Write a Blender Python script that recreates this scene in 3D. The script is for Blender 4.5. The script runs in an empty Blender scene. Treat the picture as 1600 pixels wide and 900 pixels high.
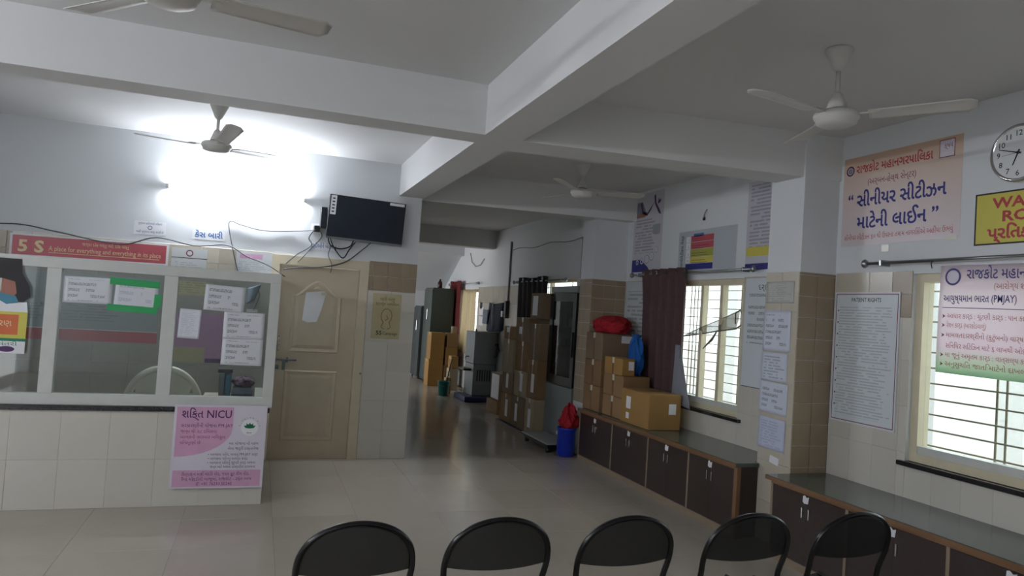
import bpy, bmesh, math, random
from mathutils import Matrix, Vector
R = math.radians
rnd = random.Random(7)
sc = bpy.context.scene
col = sc.collection

# ---------------------------------------------------------------- camera, world, exposure
YAW, PITCH, ROLL, FPX = .337, .033, .065, 1119.7
fwd = Vector((math.sin(YAW)*math.cos(PITCH), math.cos(YAW)*math.cos(PITCH), math.sin(PITCH)))
rt = Vector((math.cos(YAW), -math.sin(YAW), 0)); upv = rt.cross(fwd)
cr = math.cos(ROLL)*rt + math.sin(ROLL)*upv
cu = math.cos(ROLL)*upv - math.sin(ROLL)*rt
cam_d = bpy.data.cameras.new('camera'); cam_d.sensor_width = 36; cam_d.lens = FPX/1600*36; cam_d.clip_start = .05
cam = bpy.data.objects.new('camera', cam_d); col.objects.link(cam)
cam.matrix_world = Matrix(((cr.x, cu.x, -fwd.x, 0), (cr.y, cu.y, -fwd.y, 0), (cr.z, cu.z, -fwd.z, 1.6), (0, 0, 0, 1)))
sc.camera = cam
world = bpy.data.worlds.new('overcast_sky'); world.use_nodes = True; sc.world = world
bg = world.node_tree.nodes['Background']
bg.inputs[0].default_value = (.97, .98, 1, 1); bg.inputs[1].default_value = 2.8
vs = sc.view_settings
vs.view_transform = 'Standard'; vs.look = 'None'; vs.gamma = 1; vs.use_curve_mapping = False
vs.exposure = 0.55
TUBE_POWER = 165.0          # emission strength of the lit tubes

# ---------------------------------------------------------------- materials
MATS = {}
def srgb(c):
    if isinstance(c, str):
        c = c.lstrip('#'); c = [int(c[i:i+2], 16)/255 for i in (0, 2, 4)]
    return tuple(((v/12.92) if v <= .04045 else ((v+.055)/1.055)**2.4) for v in c) + (1,)
class NT:
    def __init__(s, name):
        s.m = bpy.data.materials.new(name); s.m.use_nodes = True
        s.t = s.m.node_tree; s.b = s.t.nodes['Principled BSDF']; s.out = s.t.nodes['Material Output']
    def n(s, typ, **k):
        nd = s.t.nodes.new(typ)
        for a, v in k.items(): setattr(nd, a, v)
        return nd
    def l(s, a, b): s.t.links.new(a, b)
    def val(s, sock, v):
        if hasattr(v, 'is_linked'): s.l(v, sock)
        else: sock.default_value = v
    def math(s, op, a, b=0.0, c=0.0):
        nd = s.n('ShaderNodeMath', operation=op)
        for i, v in enumerate((a, b, c)): s.val(nd.inputs[i], v)
        return nd.outputs[0]
    def coords(s, kind='Object'):
        tc = s.n('ShaderNodeTexCoord'); sp = s.n('ShaderNodeSeparateXYZ'); s.l(tc.outputs[kind], sp.inputs[0])
        return tc.outputs[kind], sp.outputs
    def noise(s, vec, scale, detail=3, rough=.5):
        nd = s.n('ShaderNodeTexNoise'); nd.inputs['Scale'].default_value = scale
        nd.inputs['Detail'].default_value = detail; nd.inputs['Roughness'].default_value = rough
        if vec is not None: s.l(vec, nd.inputs['Vector'])
        return nd.outputs[0]
    def vec(s, x, y, z=0.0):
        nd = s.n('ShaderNodeCombineXYZ')
        for i, v in enumerate((x, y, z)): s.val(nd.inputs[i], v)
        return nd.outputs[0]
    def mix(s, f, a, b):
        nd = s.n('ShaderNodeMix', data_type='RGBA')
        s.val(nd.inputs[0], f); s.val(nd.inputs[6], a); s.val(nd.inputs[7], b)
        return nd.outputs[2]
    def ramp(s, f, stops):
        nd = s.n('ShaderNodeValToRGB'); e = nd.color_ramp.elements
        while len(e) < len(stops): e.new(.5)
        for el, (p, c) in zip(e, stops): el.position = p; el.color = srgb(c)
        s.l(f, nd.inputs[0]); return nd.outputs[0]
    def bump(s, h, strength=.2, dist=.005):
        nd = s.n('ShaderNodeBump'); nd.inputs['Strength'].default_value = strength; nd.inputs['Distance'].default_value = dist
        s.l(h, nd.inputs['Height']); s.l(nd.outputs[0], s.b.inputs['Normal'])
    def base(s, c): s.val(s.b.inputs['Base Color'], c)
def mat(name, c, rough=.5, metal=0., var=.06, scale=12., bump=0., spec=.5, coord='Object', emis=0.):
    """plain procedural material with a little mottling"""
    if name in MATS: return MATS[name]
    t = NT(name); co, xyz = t.coords(coord)
    nz = t.noise(co, scale, 4)
    c0 = srgb(c); lo = tuple(max(0, v*(1-var*2)) for v in c0[:3])+(1,); hi = tuple(min(1, v*(1+var)) for v in c0[:3])+(1,)
    t.base(t.mix(nz, lo, hi))
    t.b.inputs['Roughness'].default_value = rough; t.b.inputs['Metallic'].default_value = metal
    t.b.inputs['Specular IOR Level'].default_value = spec
    if bump: t.bump(nz, bump)
    if emis:
        t.b.inputs['Emission Color'].default_value = c0; t.b.inputs['Emission Strength'].default_value = emis
    MATS[name] = t.m; return t.m
def glass_mat(name, tint='e8efee', gloss=.08):
    if name in MATS: return MATS[name]
    t = NT(name); tr = t.n('ShaderNodeBsdfTransparent'); gl = t.n('ShaderNodeBsdfGlossy'); mx = t.n('ShaderNodeMixShader')
    co, _ = t.coords(); nz = t.noise(co, 3, 2)
    tr.inputs[0].default_value = srgb(tint); t.l(t.math('MULTIPLY_ADD', nz, .04, .01), gl.inputs['Roughness'])
    mx.inputs[0].default_value = gloss
    t.l(tr.outputs[0], mx.inputs[1]); t.l(gl.outputs[0], mx.inputs[2]); t.l(mx.outputs[0], t.out.inputs[0])
    MATS[name] = t.m; return t.m
def sheer_mat(name, c, opacity, rough=.8, rows=0):
    if name in MATS: return MATS[name]
    t = NT(name); tr = t.n('ShaderNodeBsdfTransparent'); mx = t.n('ShaderNodeMixShader')
    co, xyz = t.coords(); nz = t.noise(co, 25, 3)
    t.base(t.mix(nz, tuple(v*.8 for v in srgb(c)[:3])+(1,), srgb(c))); t.b.inputs['Roughness'].default_value = rough
    mx.inputs[0].default_value = opacity
    t.l(tr.outputs[0], mx.inputs[1]); t.l(t.b.outputs[0], mx.inputs[2]); t.l(mx.outputs[0], t.out.inputs[0])
    MATS[name] = t.m; return t.m
def cloth_mat(name, c, trans=.4, bgstops=None, h=1.0):
    """thin sheet that lets some light through"""
    if name in MATS: return MATS[name]
    t = NT(name); co, xyz = t.coords(); nz = t.noise(co, 30, 3)
    if bgstops: cc = t.ramp(t.math('DIVIDE', xyz[1], h), bgstops)
    else: cc = t.mix(nz, tuple(v*.85 for v in srgb(c)[:3])+(1,), srgb(c))
    t.base(cc); t.b.inputs['Roughness'].default_value = .75
    tl = t.n('ShaderNodeBsdfTranslucent'); mx = t.n('ShaderNodeMixShader'); mx.inputs[0].default_value = trans
    t.l(cc, tl.inputs[0]); t.l(t.b.outputs[0], mx.inputs[1]); t.l(tl.outputs[0], mx.inputs[2]); t.l(mx.outputs[0], t.out.inputs[0])
    MATS[name] = t.m; return t.m
def print_mat(name, bgc, ink, w, h, pitch, fill=.5, mx=.08, my0=.06, my1=.06, rag=.35, strength=.8, word=1.1, rough=.35, stops=None):
    """paper carrying lines of small unreadable print"""
    t = NT(name); co, xyz = t.coords(); x, y = xyz[0], xyz[1]
    v = t.math('DIVIDE', y, pitch); row = t.math('FLOOR', v); fy = t.math('FRACT', v)
    m = t.math('LESS_THAN', fy, fill)
    wn = t.noise(t.vec(t.math('DIVIDE', x, pitch*word*2), t.math('MULTIPLY', row, 7.31)), 1, 0)
    m = t.math('MULTIPLY', m, t.math('GREATER_THAN', wn, .38))
    ln = t.noise(t.vec(t.math('DIVIDE', x, pitch*.17), t.math('MULTIPLY', v, 5.3)), 1, 1)
    m = t.math('MULTIPLY', m, t.math('MULTIPLY_ADD', t.math('GREATER_THAN', ln, .49), .85, .15))
    wh = t.n('ShaderNodeTexWhiteNoise', noise_dimensions='1D'); t.l(row, wh.inputs['W'])
    lim = t.math('MULTIPLY_ADD', wh.outputs[0], -rag*w, w*(1-mx))
    m = t.math('MULTIPLY', m, t.math('LESS_THAN', x, lim)); m = t.math('MULTIPLY', m, t.math('GREATER_THAN', x, w*mx))
    m = t.math('MULTIPLY', m, t.math('GREATER_THAN', y, h*my0)); m = t.math('MULTIPLY', m, t.math('LESS_THAN', y, h*(1-my1)))
    bgv = t.ramp(t.math('DIVIDE', y, h), stops) if stops else srgb(bgc)
    nz = t.noise(co, 6, 3)
    bgm = t.mix(t.math('MULTIPLY', nz, .12), bgv, srgb('8a8a86'))
    t.base(t.mix(t.math('MULTIPLY', m, strength), bgm, srgb(ink)))
    t.b.inputs['Roughness'].default_value = rough
    return t.m
def wall_paint(name, c):
    t = NT(name); co, xyz = t.coords(); n1 = t.noise(co, .9, 4); n2 = t.noise(co, 60, 3)
    c0 = srgb(c); t.base(t.mix(n1, tuple(v*.93 for v in c0[:3])+(1,), c0)); t.b.inputs['Roughness'].default_value = .75
    t.b.inputs['Specular IOR Level'].default_value = .25
    t.bump(n2, .08, .003); MATS[name] = t.m; return t.m
def stone(name, c1, c2, rough=.18, scale=2.5, seam=None):
    t = NT(name); co, xyz = t.coords(); oi = t.n('ShaderNodeObjectInfo')
    sh = t.n('ShaderNodeVectorMath', operation='ADD'); t.l(co, sh.inputs[0]); t.l(t.vec(t.math('MULTIPLY', oi.outputs['Random'], 37.), 0., 0.), sh.inputs[1])
    n1 = t.noise(sh.outputs[0], scale, 5, .6)
    cc = t.mix(n1, srgb(c1), srgb(c2))
    k = t.math('MULTIPLY_ADD', oi.outputs['Random'], .08, .92)
    hsv = t.n('ShaderNodeHueSaturation'); t.l(cc, hsv.inputs['Color']); t.l(k, hsv.inputs['Value'])
    t.base(hsv.outputs[0]); t.b.inputs['Roughness'].default_value = rough
    MATS[name] = t.m; return t.m
def cardboard(name, c):
    t = NT(name); co, xyz = t.coords(); n1 = t.noise(co, 4, 4); oi = t.n('ShaderNodeObjectInfo')
    c0 = srgb(c); cc = t.mix(n1, tuple(v*.78 for v in c0[:3])+(1,), c0)
    hsv = t.n('ShaderNodeHueSaturation'); t.l(cc, hsv.inputs['Color']); t.l(t.math('MULTIPLY_ADD', oi.outputs['Random'], .3, .82), hsv.inputs['Value'])
    t.base(hsv.outputs[0]); t.b.inputs['Roughness'].default_value = .8
    wv = t.n('ShaderNodeTexWave', bands_direction='X'); wv.inputs['Scale'].default_value = 90; t.l(co, wv.inputs['Vector']); t.bump(wv.outputs[1], .04, .002)
    MATS[name] = t.m; return t.m
wall_paint('whitewash', 'dcdfe2'); wall_paint('ceiling_white', 'dcdcdc')
stone('floor_tile_beige', 'b5aca1', 'a59b8f', .16, 1.6); stone('cream_tile', 'd3cfc6', 'c9c4b8', .22, 2); stone('brown_tile', 'a3927a', '93816a', .3, 6)
stone('marble_tile', 'cbc5b8', 'bab19f', .25, 5); stone('grey_tile', 'aaa69e', '9b978f', .3, 3); stone('granite', '5f6660', '474d49', .14, 60); stone('black_granite', '24262b', '14151a', .15, 60)
M = lambda n: MATS[n]
mat('grout', '9a9082', .6); mat('dark_grout', '57503f', .9)
mat('aluminium_white', 'c9cbc6', .35, 0, .05); mat('aluminium_cream', 'd2c8ad', .45, 0, .06)
mat('door_wood', 'ccbda6', .42, 0, .07, 5); mat('door_frame_wood', 'd2c6ac', .42, 0, .06, 5)
mat('laminate_dark', '3a2f2b', .38, 0, .1, 30); mat('ply_edge', '7c5a3d', .55, 0, .12, 8); mat('ply_edge_grey', '8b7a68', .5, 0, .1, 8)
mat('steel', '9aa0a2', .28, 1., .05); mat('scale_plate', 'b4b8b8', .4, .4, .06); mat('steel_dull', '7b8081', .45, .6, .08); mat('chrome', 'd8d8d8', .12, 1., .02)
mat('bar_paint', '9d937f', .6, 0, .1); mat('fan_paint', 'cfcdc8', .5, 0, .04); mat('fan_dark', '2c2a28', .4); mat('tv_black_reflection', '18212e', .3, 0, .1); mat('black_plastic', '15161a', .35, 0, .1)  # television black is tinted blue to paint in the screen's reflection
mat('cable_grey', '4a4c50', .5); mat('cable_black', '1d1e22', .45); mat('cable_white', 'b7b8b4', .5); mat('paper', 'e6e6ea', .5, 0, .03); mat('tape_clear', 'd8d4c4', .2, 0, .03); mat('tape_brown', '6d4426', .3)
mat('green_tape', '1f9d55', .35); mat('ink_black', '1c1c22', .5); mat('ink_red', 'b33a3f', .5); mat('ink_blue', '2a2c80', .5); mat('ink_purple', '4a1f5c', .5); mat('ink_yellow', 'e2c878', .5); mat('ink_orange', 'd06a3a', .5)
mat('faded_red', 'b4646a', .6); mat('faded_blue', '4d4a86', .6); mat('ink_lightblue', '3f6ea8', .5); mat('ink_pink', 'd3a3c2', .45); mat('ink_olive', 'a3a845', .5); mat('ink_green', '1f7a5a', .5); mat('ink_magenta', '8c2c66', .5); mat('ink_maroon', '7a3048', .5)
mat('sign_red', 'b8505a', .4, 0, .04); mat('sign_yellow', 'cfc452', .4, 0, .05); mat('poster_pinkwhite', 'd9d2de', .35, 0, .03); mat('poster_tan', 'b8ad88', .4, 0, .08)
mat('plastic_ivory', 'ebe5d4', .3, 0, .03); mat('navy_plastic', '18244f', .4); mat('plastic_blue', '1a35b0', .35, 0, .06); mat('plastic_green', '0f6f66', .35, 0, .06); mat('plastic_red', 'a82232', .3, 0, .1)
mat('seat_black', '0c0c0e', .7, 0, .05); mat('chair_black', '0b0b0d', .25, 0, .05); sheer_mat('chair_mesh', '1d1f20', .76, .7)
mat('cupboard_green', '46504b', .45, .2, .06); mat('cupboard_dark', '3d4445', .45, .2, .06)
mat('curtain_brown', '51393b', .85, 0, .15, 18); mat('curtain_lining', '83878f', .8, 0, .1); mat('curtain_black', '1d1517', .85, 0, .1); mat('curtain_red', '6d2220', .85, 0, .12)
cloth_mat('curtain_cream', 'e3d6ba', .5); sheer_mat('net_cloth', 'a49d8c', .5); mat('hem_grey', '6e675c', .8); cloth_mat('red_poly', 'c1202f', .25); cloth_mat('blue_poly', '1766b8', .25)
cardboard('cardboard', '937350'); cardboard('cardboard_tan', 'a27c45'); cardboard('cardboard_grey', '857059'); cardboard('cardboard_pale', 'a8977c')
mat('fridge_grey', '7d8587', .4, .1, .05); mat('fridge_dark', '14181c', .3); mat('fridge_in', '3c4a4c', .5)
mat('navy_cloth', '1b2238', .8, 0, .15, 20); mat('grey_cloth', '7f8796', .8, 0, .15, 20); mat('purple_cloth', '6a4a62', .8, 0, .2, 15); mat('book_blue', '3f7f98', .5); mat('book_dark', '34343f', .5)
mat('outside_ground', 'd6c8bd', .9, 0, .1, 2); mat('outside_wall', 'e6e6e4', .85); mat('clock_face', 'dfe2e2', .3, 0, .02); mat('hair_dark', '1e1a1c', .6); mat('skin', 'a06a5a', .6)
mat('ivory_text', 'ead9a8', .5); mat('poster_grey', '9fa4a8', .35); mat('bottle_brown', '3a1816', .15); mat('pvc_grey', '8a8f92', .5); mat('maroon_plastic', '6e1418', .3)
glass_mat('glass'); glass_mat('glass_grey', 'dfe4e3', .05); glass_mat('fridge_glass', '8a9a9a', .14)
t_ = NT('tube_glow'); co_, _x = t_.coords()
t_.base((.9, .95, 1, 1)); t_.b.inputs['Emission Color'].default_value = (.88, .93, 1, 1); t_.b.inputs['Emission Strength'].default_value = TUBE_POWER
MATS['tube_glow'] = t_.m

# ---------------------------------------------------------------- mesh helpers
class MB:
    def __init__(s): s.v = []; s.f = []; s.sm = []
    def add(s, vs_, fs_, smooth=False, M_=None):
        o = len(s.v)
        for p in vs_: s.v.append(tuple((M_ @ Vector(p)) if M_ else p))
        for f in fs_: s.f.append(tuple(i+o for i in f)); s.sm.append(smooth)
        return s
    def box(s, x0, x1, y0, y1, z0, z1, M_=None, ch=0.):
        if ch <= 0:
            vs_ = [(x, y, z) for x in (x0, x1) for y in (y0, y1) for z in (z0, z1)]
            fs_ = [(0, 1, 3, 2), (4, 6, 7, 5), (0, 4, 5, 1), (2, 3, 7, 6), (0, 2, 6, 4), (1, 5, 7, 3)]
            return s.add(vs_, fs_, False, M_)
        bm = bmesh.new(); bmesh.ops.create_cube(bm, size=1)
        for v in bm.verts: v.co = ((x0+x1)/2+v.co.x*(x1-x0), (y0+y1)/2+v.co.y*(y1-y0), (z0+z1)/2+v.co.z*(z1-z0))
        bmesh.ops.bevel(bm, geom=bm.edges[:], offset=ch, segments=1 if ch < .006 else 2, affect='EDGES', profile=.5)
        bm.verts.ensure_lookup_table()
        s.add([v.co[:] for v in bm.verts], [[v.index for v in f.verts] for f in bm.faces], False, M_); bm.free(); return s
    def tube(s, pts, r, seg=8, closed=False, M_=None, cap=True):
        P = [Vector(p) for p in pts]; n = len(P); rad = r if isinstance(r, (list, tuple)) else [r]*n
        vs_ = []; fs_ = []; prev = None
        for i, p in enumerate(P):
            a = P[i-1] if (i > 0 or closed) else p; b = P[(i+1) % n] if (i < n-1 or closed) else p
            t = (b-a).normalized()
            if prev is None:
                q = Vector((0, 0, 1)) if abs(t.z) < .9 else Vector((1, 0, 0)); x = t.cross(q).normalized()
            else: x = (prev - t*prev.dot(t)).normalized()
            prev = x; y = t.cross(x)
            for k in range(seg):
                a_ = 2*math.pi*k/seg; vs_.append(tuple(p + rad[i]*(x*math.cos(a_)+y*math.sin(a_))))
        m = n if closed else n-1
        for i in range(m):
            for k in range(seg):
                j = (i+1) % n; k2 = (k+1) % seg
                fs_.append((i*seg+k, i*seg+k2, j*seg+k2, j*seg+k))
        s.add(vs_, fs_, True, M_)
        if cap and not closed:
            o = len(s.v)-len(vs_)
            s.f.append(tuple(o+k for k in range(seg))[::-1]); s.sm.append(False)
            s.f.append(tuple(o+(n-1)*seg+k for k in range(seg))); s.sm.append(False)
        return s
    def lathe(s, prof, seg=24, M_=None, smooth=True):
        vs_ = []; fs_ = []
        for r, z in prof:
            for k in range(seg):
                a = 2*math.pi*k/seg; vs_.append((r*math.cos(a), r*math.sin(a), z))
        for i in range(len(prof)-1):
            for k in range(seg):
                k2 = (k+1) % seg; fs_.append((i*seg+k, i*seg+k2, (i+1)*seg+k2, (i+1)*seg+k))
        n = len(prof)
        fs_.append(tuple(range(seg))[::-1]); fs_.append(tuple((n-1)*seg+k for k in range(seg)))
        return s.add(vs_, fs_, smooth, M_)
    def prism(s, poly, z0, z1, M_=None):
        n = len(poly); vs_ = [(x, y, z0) for x, y in poly]+[(x, y, z1) for x, y in poly]
        fs_ = [tuple(range(n))[::-1], tuple(range(n, 2*n))]+[(i, (i+1) % n, n+(i+1) % n, n+i) for i in range(n)]
        return s.add(vs_, fs_, False, M_)
    def grid(s, fn, nu, nv, thick=0., M_=None):
        """fn(u,v)->Vector over 0..1; two-sided shell when thick"""
        P = [[Vector(fn(i/nu, j/nv)) for i in range(nu+1)] for j in range(nv+1)]
        vs_ = [tuple(p) for row in P for p in row]; W = nu+1
        fs_ = [(j*W+i, j*W+i+1, (j+1)*W+i+1, (j+1)*W+i) for j in range(nv) for i in range(nu)]
        if thick:
            n0 = len(vs_)
            for j in range(nv+1):
                for i in range(nu+1):
                    du = P[j][min(i+1, nu)]-P[j][max(i-1, 0)]; dv = P[min(j+1, nv)][i]-P[max(j-1, 0)][i]
                    vs_.append(tuple(P[j][i]-du.cross(dv).normalized()*thick))
            fs_ += [(n0+j*W+i, n0+(j+1)*W+i, n0+(j+1)*W+i+1, n0+j*W+i+1) for j in range(nv) for i in range(nu)]
            rim = [(i, 0) for i in range(nu)]+[(nu, j) for j in range(nv)]+[(i, nv) for i in range(nu, 0, -1)]+[(0, j) for j in range(nv, 0, -1)]
            for a in range(len(rim)):
                (i, j), (k, l) = rim[a], rim[(a+1) % len(rim)]
                fs_.append((j*W+i, n0+j*W+i, n0+l*W+k, l*W+k))
        return s.add(vs_, fs_, True, M_)
    def mesh(s, name, m=None):
        me = bpy.data.meshes.new(name); me.from_pydata(s.v, [], s.f); me.polygons.foreach_set('use_smooth', s.sm)
        if m: me.materials.append(MATS[m] if isinstance(m, str) else m)
        me.update(); return me
    def build(s, name, m, parent=None, loc=None, rot=None, kind=None):
        return link(name, s.mesh(name, m), parent, loc, rot, kind)
def link(name, me, parent=None, loc=None, rot=None, kind=None):
    o = bpy.data.objects.new(name, me); col.objects.link(o)
    if parent: o.parent = parent
    if loc: o.location = loc
    if rot: o.rotation_euler = rot
    if kind: o['kind'] = kind
    return o
def tag(o, label, cat, group=None):
    o['label'] = label; o['category'] = cat
    if group: o['group'] = group
    return o
def thing(name, label, cat, loc=(0, 0, 0), rz=0., group=None):
    o = bpy.data.objects.new(name, None); o.empty_display_size = .1; col.objects.link(o); o.location = loc; o.rotation_euler = (0, 0, rz)
    return tag(o, label, cat, group)
def struct(name, mb, m, label=None):
    o = mb.build(name, m); o['kind'] = 'structure'
    if label: o['label'] = label
    return o
def dup(o, parent=None):
    c = o.copy(); col.objects.link(c); c.parent = parent
    for ch in list(o.children): dup(ch, c)
    return c
def bb(x0, x1, y0, y1, z0, z1, ch=0.): return MB().box(x0, x1, y0, y1, z0, z1, None, ch)

# wall frames: local x = viewer's right, y = up, z = towards the viewer
def F_back(x, z, y): return Matrix(((1, 0, 0, x), (0, 0, -1, y), (0, 1, 0, z), (0, 0, 0, 1)))
def F_right(y, z, x): return Matrix(((0, 0, -1, x), (-1, 0, 0, y), (0, 1, 0, z), (0, 0, 0, 1)))
def sheet(name, label, cat, Fm, w, h, m, t=.0012, rot=0., parent=None, group=None, wav=0.):
    mb = MB()
    if wav: mb.grid(lambda u, v: (u*w, v*h, t+wav*(1+math.sin(u*5+v*3))*.5), 10, 10, t)
    else: mb.box(0, w, 0, h, 0, t)
    o = mb.build(name, m, parent)
    if parent: o.matrix_basis = Fm
    else: o.matrix_world = Fm @ Matrix.Rotation(R(rot), 4, 'Z')
    if cat: tag(o, label, cat, group)
    return o
def text(parent, s, x, y, size, m, w=None, align='LEFT', bold=0., z=.0018, h=None, shear=0., rot=0.):
    c = bpy.data.curves.new('lettering', 'FONT'); c.body = s; c.size = size; c.align_x = align; c.resolution_u = 2
    c.offset = bold*size; c.shear = shear
    tmp = bpy.data.objects.new('tmp', c); me = bpy.data.meshes.new_from_object(tmp); bpy.data.objects.remove(tmp); bpy.data.curves.remove(c)
    me.name = 'lettering'; xs = [v.co.x for v in me.vertices]
    if w and xs:
        k = w/(max(xs)-min(xs))
        for v in me.vertices: v.co.x *= k
    me.materials.clear(); me.materials.append(MATS[m])
    o = link('lettering', me, parent, (x, y, z)); o['kind'] = 'stuff'
    if rot: o.rotation_euler = (0, 0, rot)
    return o
def patch(parent, name, poly, m, z=.0014, t=.0003): return MB().prism(poly, z, z+t).build(name, m, parent)
def rect(x0, y0, x1, y1): return [(x0, y0), (x1, y0), (x1, y1), (x0, y1)]
def disc(cx, cy, rx, ry=None, n=24): return [(cx+rx*math.cos(2*math.pi*i/n), cy+(ry or rx)*math.sin(2*math.pi*i/n)) for i in range(n)]
def ring(parent, name, cx, cy, r0, r1, m, z=.0016, n=28):
    mb = MB(); vs_ = []; fs_ = []
    for i in range(n):
        a = 2*math.pi*i/n
        for r in (r0, r1):
            for zz in (z, z+.0003): vs_.append((cx+r*math.cos(a), cy+r*math.sin(a), zz))
    for i in range(n):
        j = (i+1) % n; a, b = i*4, j*4
        fs_ += [(a+1, a+3, b+3, b+1), (a, b, b+2, a+2), (a+3, a+2, b+2, b+3), (a, a+1, b+1, b)]
    return mb.add(vs_, fs_).build(name, m, parent)
TILE = {}
def tile_mesh(w, h, t, m):
    k = (round(w, 3), round(h, 3), t, m)
    if k not in TILE:
        c = min(.0015, t*.4)
        vs_ = [(0, 0, 0), (w, 0, 0), (w, h, 0), (0, h, 0), (0, 0, t-c), (w, 0, t-c), (w, h, t-c), (0, h, t-c), (c, c, t), (w-c, c, t), (w-c, h-c, t), (c, h-c, t)]
        fs_ = [(3, 2, 1, 0)]+[(i, (i+1) % 4, 4+(i+1) % 4, 4+i) for i in range(4)]+[(4+i, 4+(i+1) % 4, 8+(i+1) % 4, 8+i) for i in range(4)]+[(8, 9, 10, 11)]
        TILE[k] = MB().add(vs_, fs_).mesh('tile', m)
    return TILE[k]
def tiles(parent, FF, a, z, plane, W, H, tw, th, m, gap=None, t=.006, offu=0., offv=0., name='wall_tile'):
    """grid of separate tiles over a rectangle; FF(a,z,plane) gives the wall frame at a tile's lower left corner"""
    sgn = -1 if FF is F_right else 1
    gap = gap or {'brown_tile': .004, 'cream_tile': .0006}.get(m, .002)
    us = [0.]; u = (tw-offu) if offu else tw
    while u < W-.02: us.append(u); u += tw
    us.append(W); vs2 = [0.]; v = (th-offv) if offv else th
    while v < H-.02: vs2.append(v); v += th
    vs2.append(H)
    for i in range(len(us)-1):
        for j in range(len(vs2)-1):
            o = link(name, tile_mesh(us[i+1]-us[i]-gap, vs2[j+1]-vs2[j]-gap, t, m), parent)
            o.matrix_world = FF(a+sgn*(us[i]+gap/2), z+vs2[j]+gap/2, plane)

# ---------------------------------------------------------------- room shell
XW, YB, ZC, ZB, XL, YF, YE = 4.03, 7.44, 3.057, 2.73, -3.7, -3.0, 16.4
floor = struct('floor', bb(XL-.2, XW+.25, YF-.2, YE+.2, -.2, -.008), 'grout')
FT = .6
ft_me = MB(); ft_me.add(*(lambda w, c: ([(0, 0, 0), (w, 0, 0), (w, w, 0), (0, w, 0), (0, 0, .007), (w, 0, .007), (w, w, .007), (0, w, .007), (c, c, .008), (w-c, c, .008), (w-c, w-c, .008), (c, w-c, .008)],
    [(3, 2, 1, 0)]+[(i, (i+1) % 4, 4+(i+1) % 4, 4+i) for i in range(4)]+[(4+i, 4+(i+1) % 4, 8+(i+1) % 4, 8+i) for i in range(4)]+[(8, 9, 10, 11)]))(FT-.0008, .0006))
ft = ft_me.mesh('floor_tile', 'floor_tile_beige'); rest = MB()
for i in range(-6, 7):
    for j in range(-5, 28):
        x, y = i*FT+.2, j*FT+.1
        if x+FT > XW+.2: continue
        vis = y > 1.8 and y < 16 and x > .04*y-2.6 and x > -2.6+.0*y and (x > (y-7.5)*.28+.9 or y < 7.5)
        if vis: link('floor_tile', ft, floor, (x+.0004, y+.0004, -.008))
        else: rest.box(x+.001, x+FT-.001, y+.001, y+FT-.001, -.008, 0)
r_ = rest.build('floor_tile', 'floor_tile_beige', floor); r_['kind'] = 'stuff'
struct('ceiling', bb(XL-.2, XW+.25, YF-.2, YE+.2, ZC, ZC+.15), 'ceiling_white')
# beams
struct('ceiling_beam', bb(1.297, 1.561, YF, YB, ZB, ZC+.01), 'ceiling_white')
struct('ceiling_beam', bb(XL, 1.297, 4.42, 4.664, ZB, ZC+.01), 'ceiling_white')
mb = MB(); mb.add([(1.561, 4.44, ZB), (XW, 4.225, ZB), (XW, 4.52, ZB), (1.561, 4.78, ZB), (1.561, 4.44, ZC+.01), (XW, 4.225, ZC+.01), (XW, 4.52, ZC+.01), (1.561, 4.78, ZC+.01)],
    [(0, 3, 2, 1), (4, 5, 6, 7), (0, 1, 5, 4), (1, 2, 6, 5), (2, 3, 7, 6), (3, 0, 4, 7)]); struct('ceiling_beam', mb, 'ceiling_white')
mb = MB(); mb.add([(1.539, 7.58, ZB), (XW, 7.31, ZB), (XW, 7.64, ZB), (1.539, 7.86, ZB), (1.539, 7.58, ZC+.01), (XW, 7.31, ZC+.01), (XW, 7.64, ZC+.01), (1.539, 7.86, ZC+.01)],
    [(0, 3, 2, 1), (4, 5, 6, 7), (0, 1, 5, 4), (1, 2, 6, 5), (2, 3, 7, 6), (3, 0, 4, 7)]); struct('ceiling_beam', mb, 'ceiling_white')
struct('ceiling_beam', bb(-.3, XW, 12.53, 12.8, ZB, ZC+.01), 'ceiling_white')
# right wall with four window openings
WINS = [(1.9, 3.56, .80, 2.02), (5.30, 6.72, .79, 2.03), (8.86, 10.9, .8, 2.12), (13.45, 14.75, .8, 2.0)]
mb = MB(); ys = sorted({YF, YE}|{w[0] for w in WINS}|{w[1] for w in WINS})
for a, b in zip(ys, ys[1:]):
    op = [w for w in WINS if w[0] <= a and b <= w[1]]
    if op: mb.box(XW, XW+.23, a, b, 0, op[0][2]); mb.box(XW, XW+.23, a, b, op[0][3], ZC)
    else: mb.box(XW, XW+.23, a, b, 0, ZC)
wall_r = struct('wall_right', mb, 'whitewash')
def rw(y1, y0, z0, z1, m, tw=.2, th=.3, t=.006, **k): tiles(wall_r, F_right, y1, z0, XW, y1-y0, z1-z0, tw, th, m, t=t, **k)
rw(4.225, 3.56, .55, 1.73, 'cream_tile'); rw(3.56, 2.2, .55, .775, 'cream_tile'); rw(4.225, 3.72, 1.73, 2.04, 'marble_tile', .31, .31); rw(3.72, 3.56, 1.73, 2.04, 'brown_tile', .16, .155)
rw(7.46, 6.72, .55, 1.73, 'cream_tile'); rw(6.72, 5.30, .55, .765, 'cream_tile'); rw(5.30, 4.61, .55, 1.73, 'cream_tile')
rw(7.46, 6.72, 1.73, 2.04, 'brown_tile', .155, .155); rw(5.30, 4.61, 1.73, 2.04, 'marble_tile', .31, .31)
rw(13.45, 10.9, .9, 1.72, 'cream_tile', .3, .3); rw(13.45, 10.9, 1.72, 2.04, 'marble_tile', .32, .32)
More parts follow.
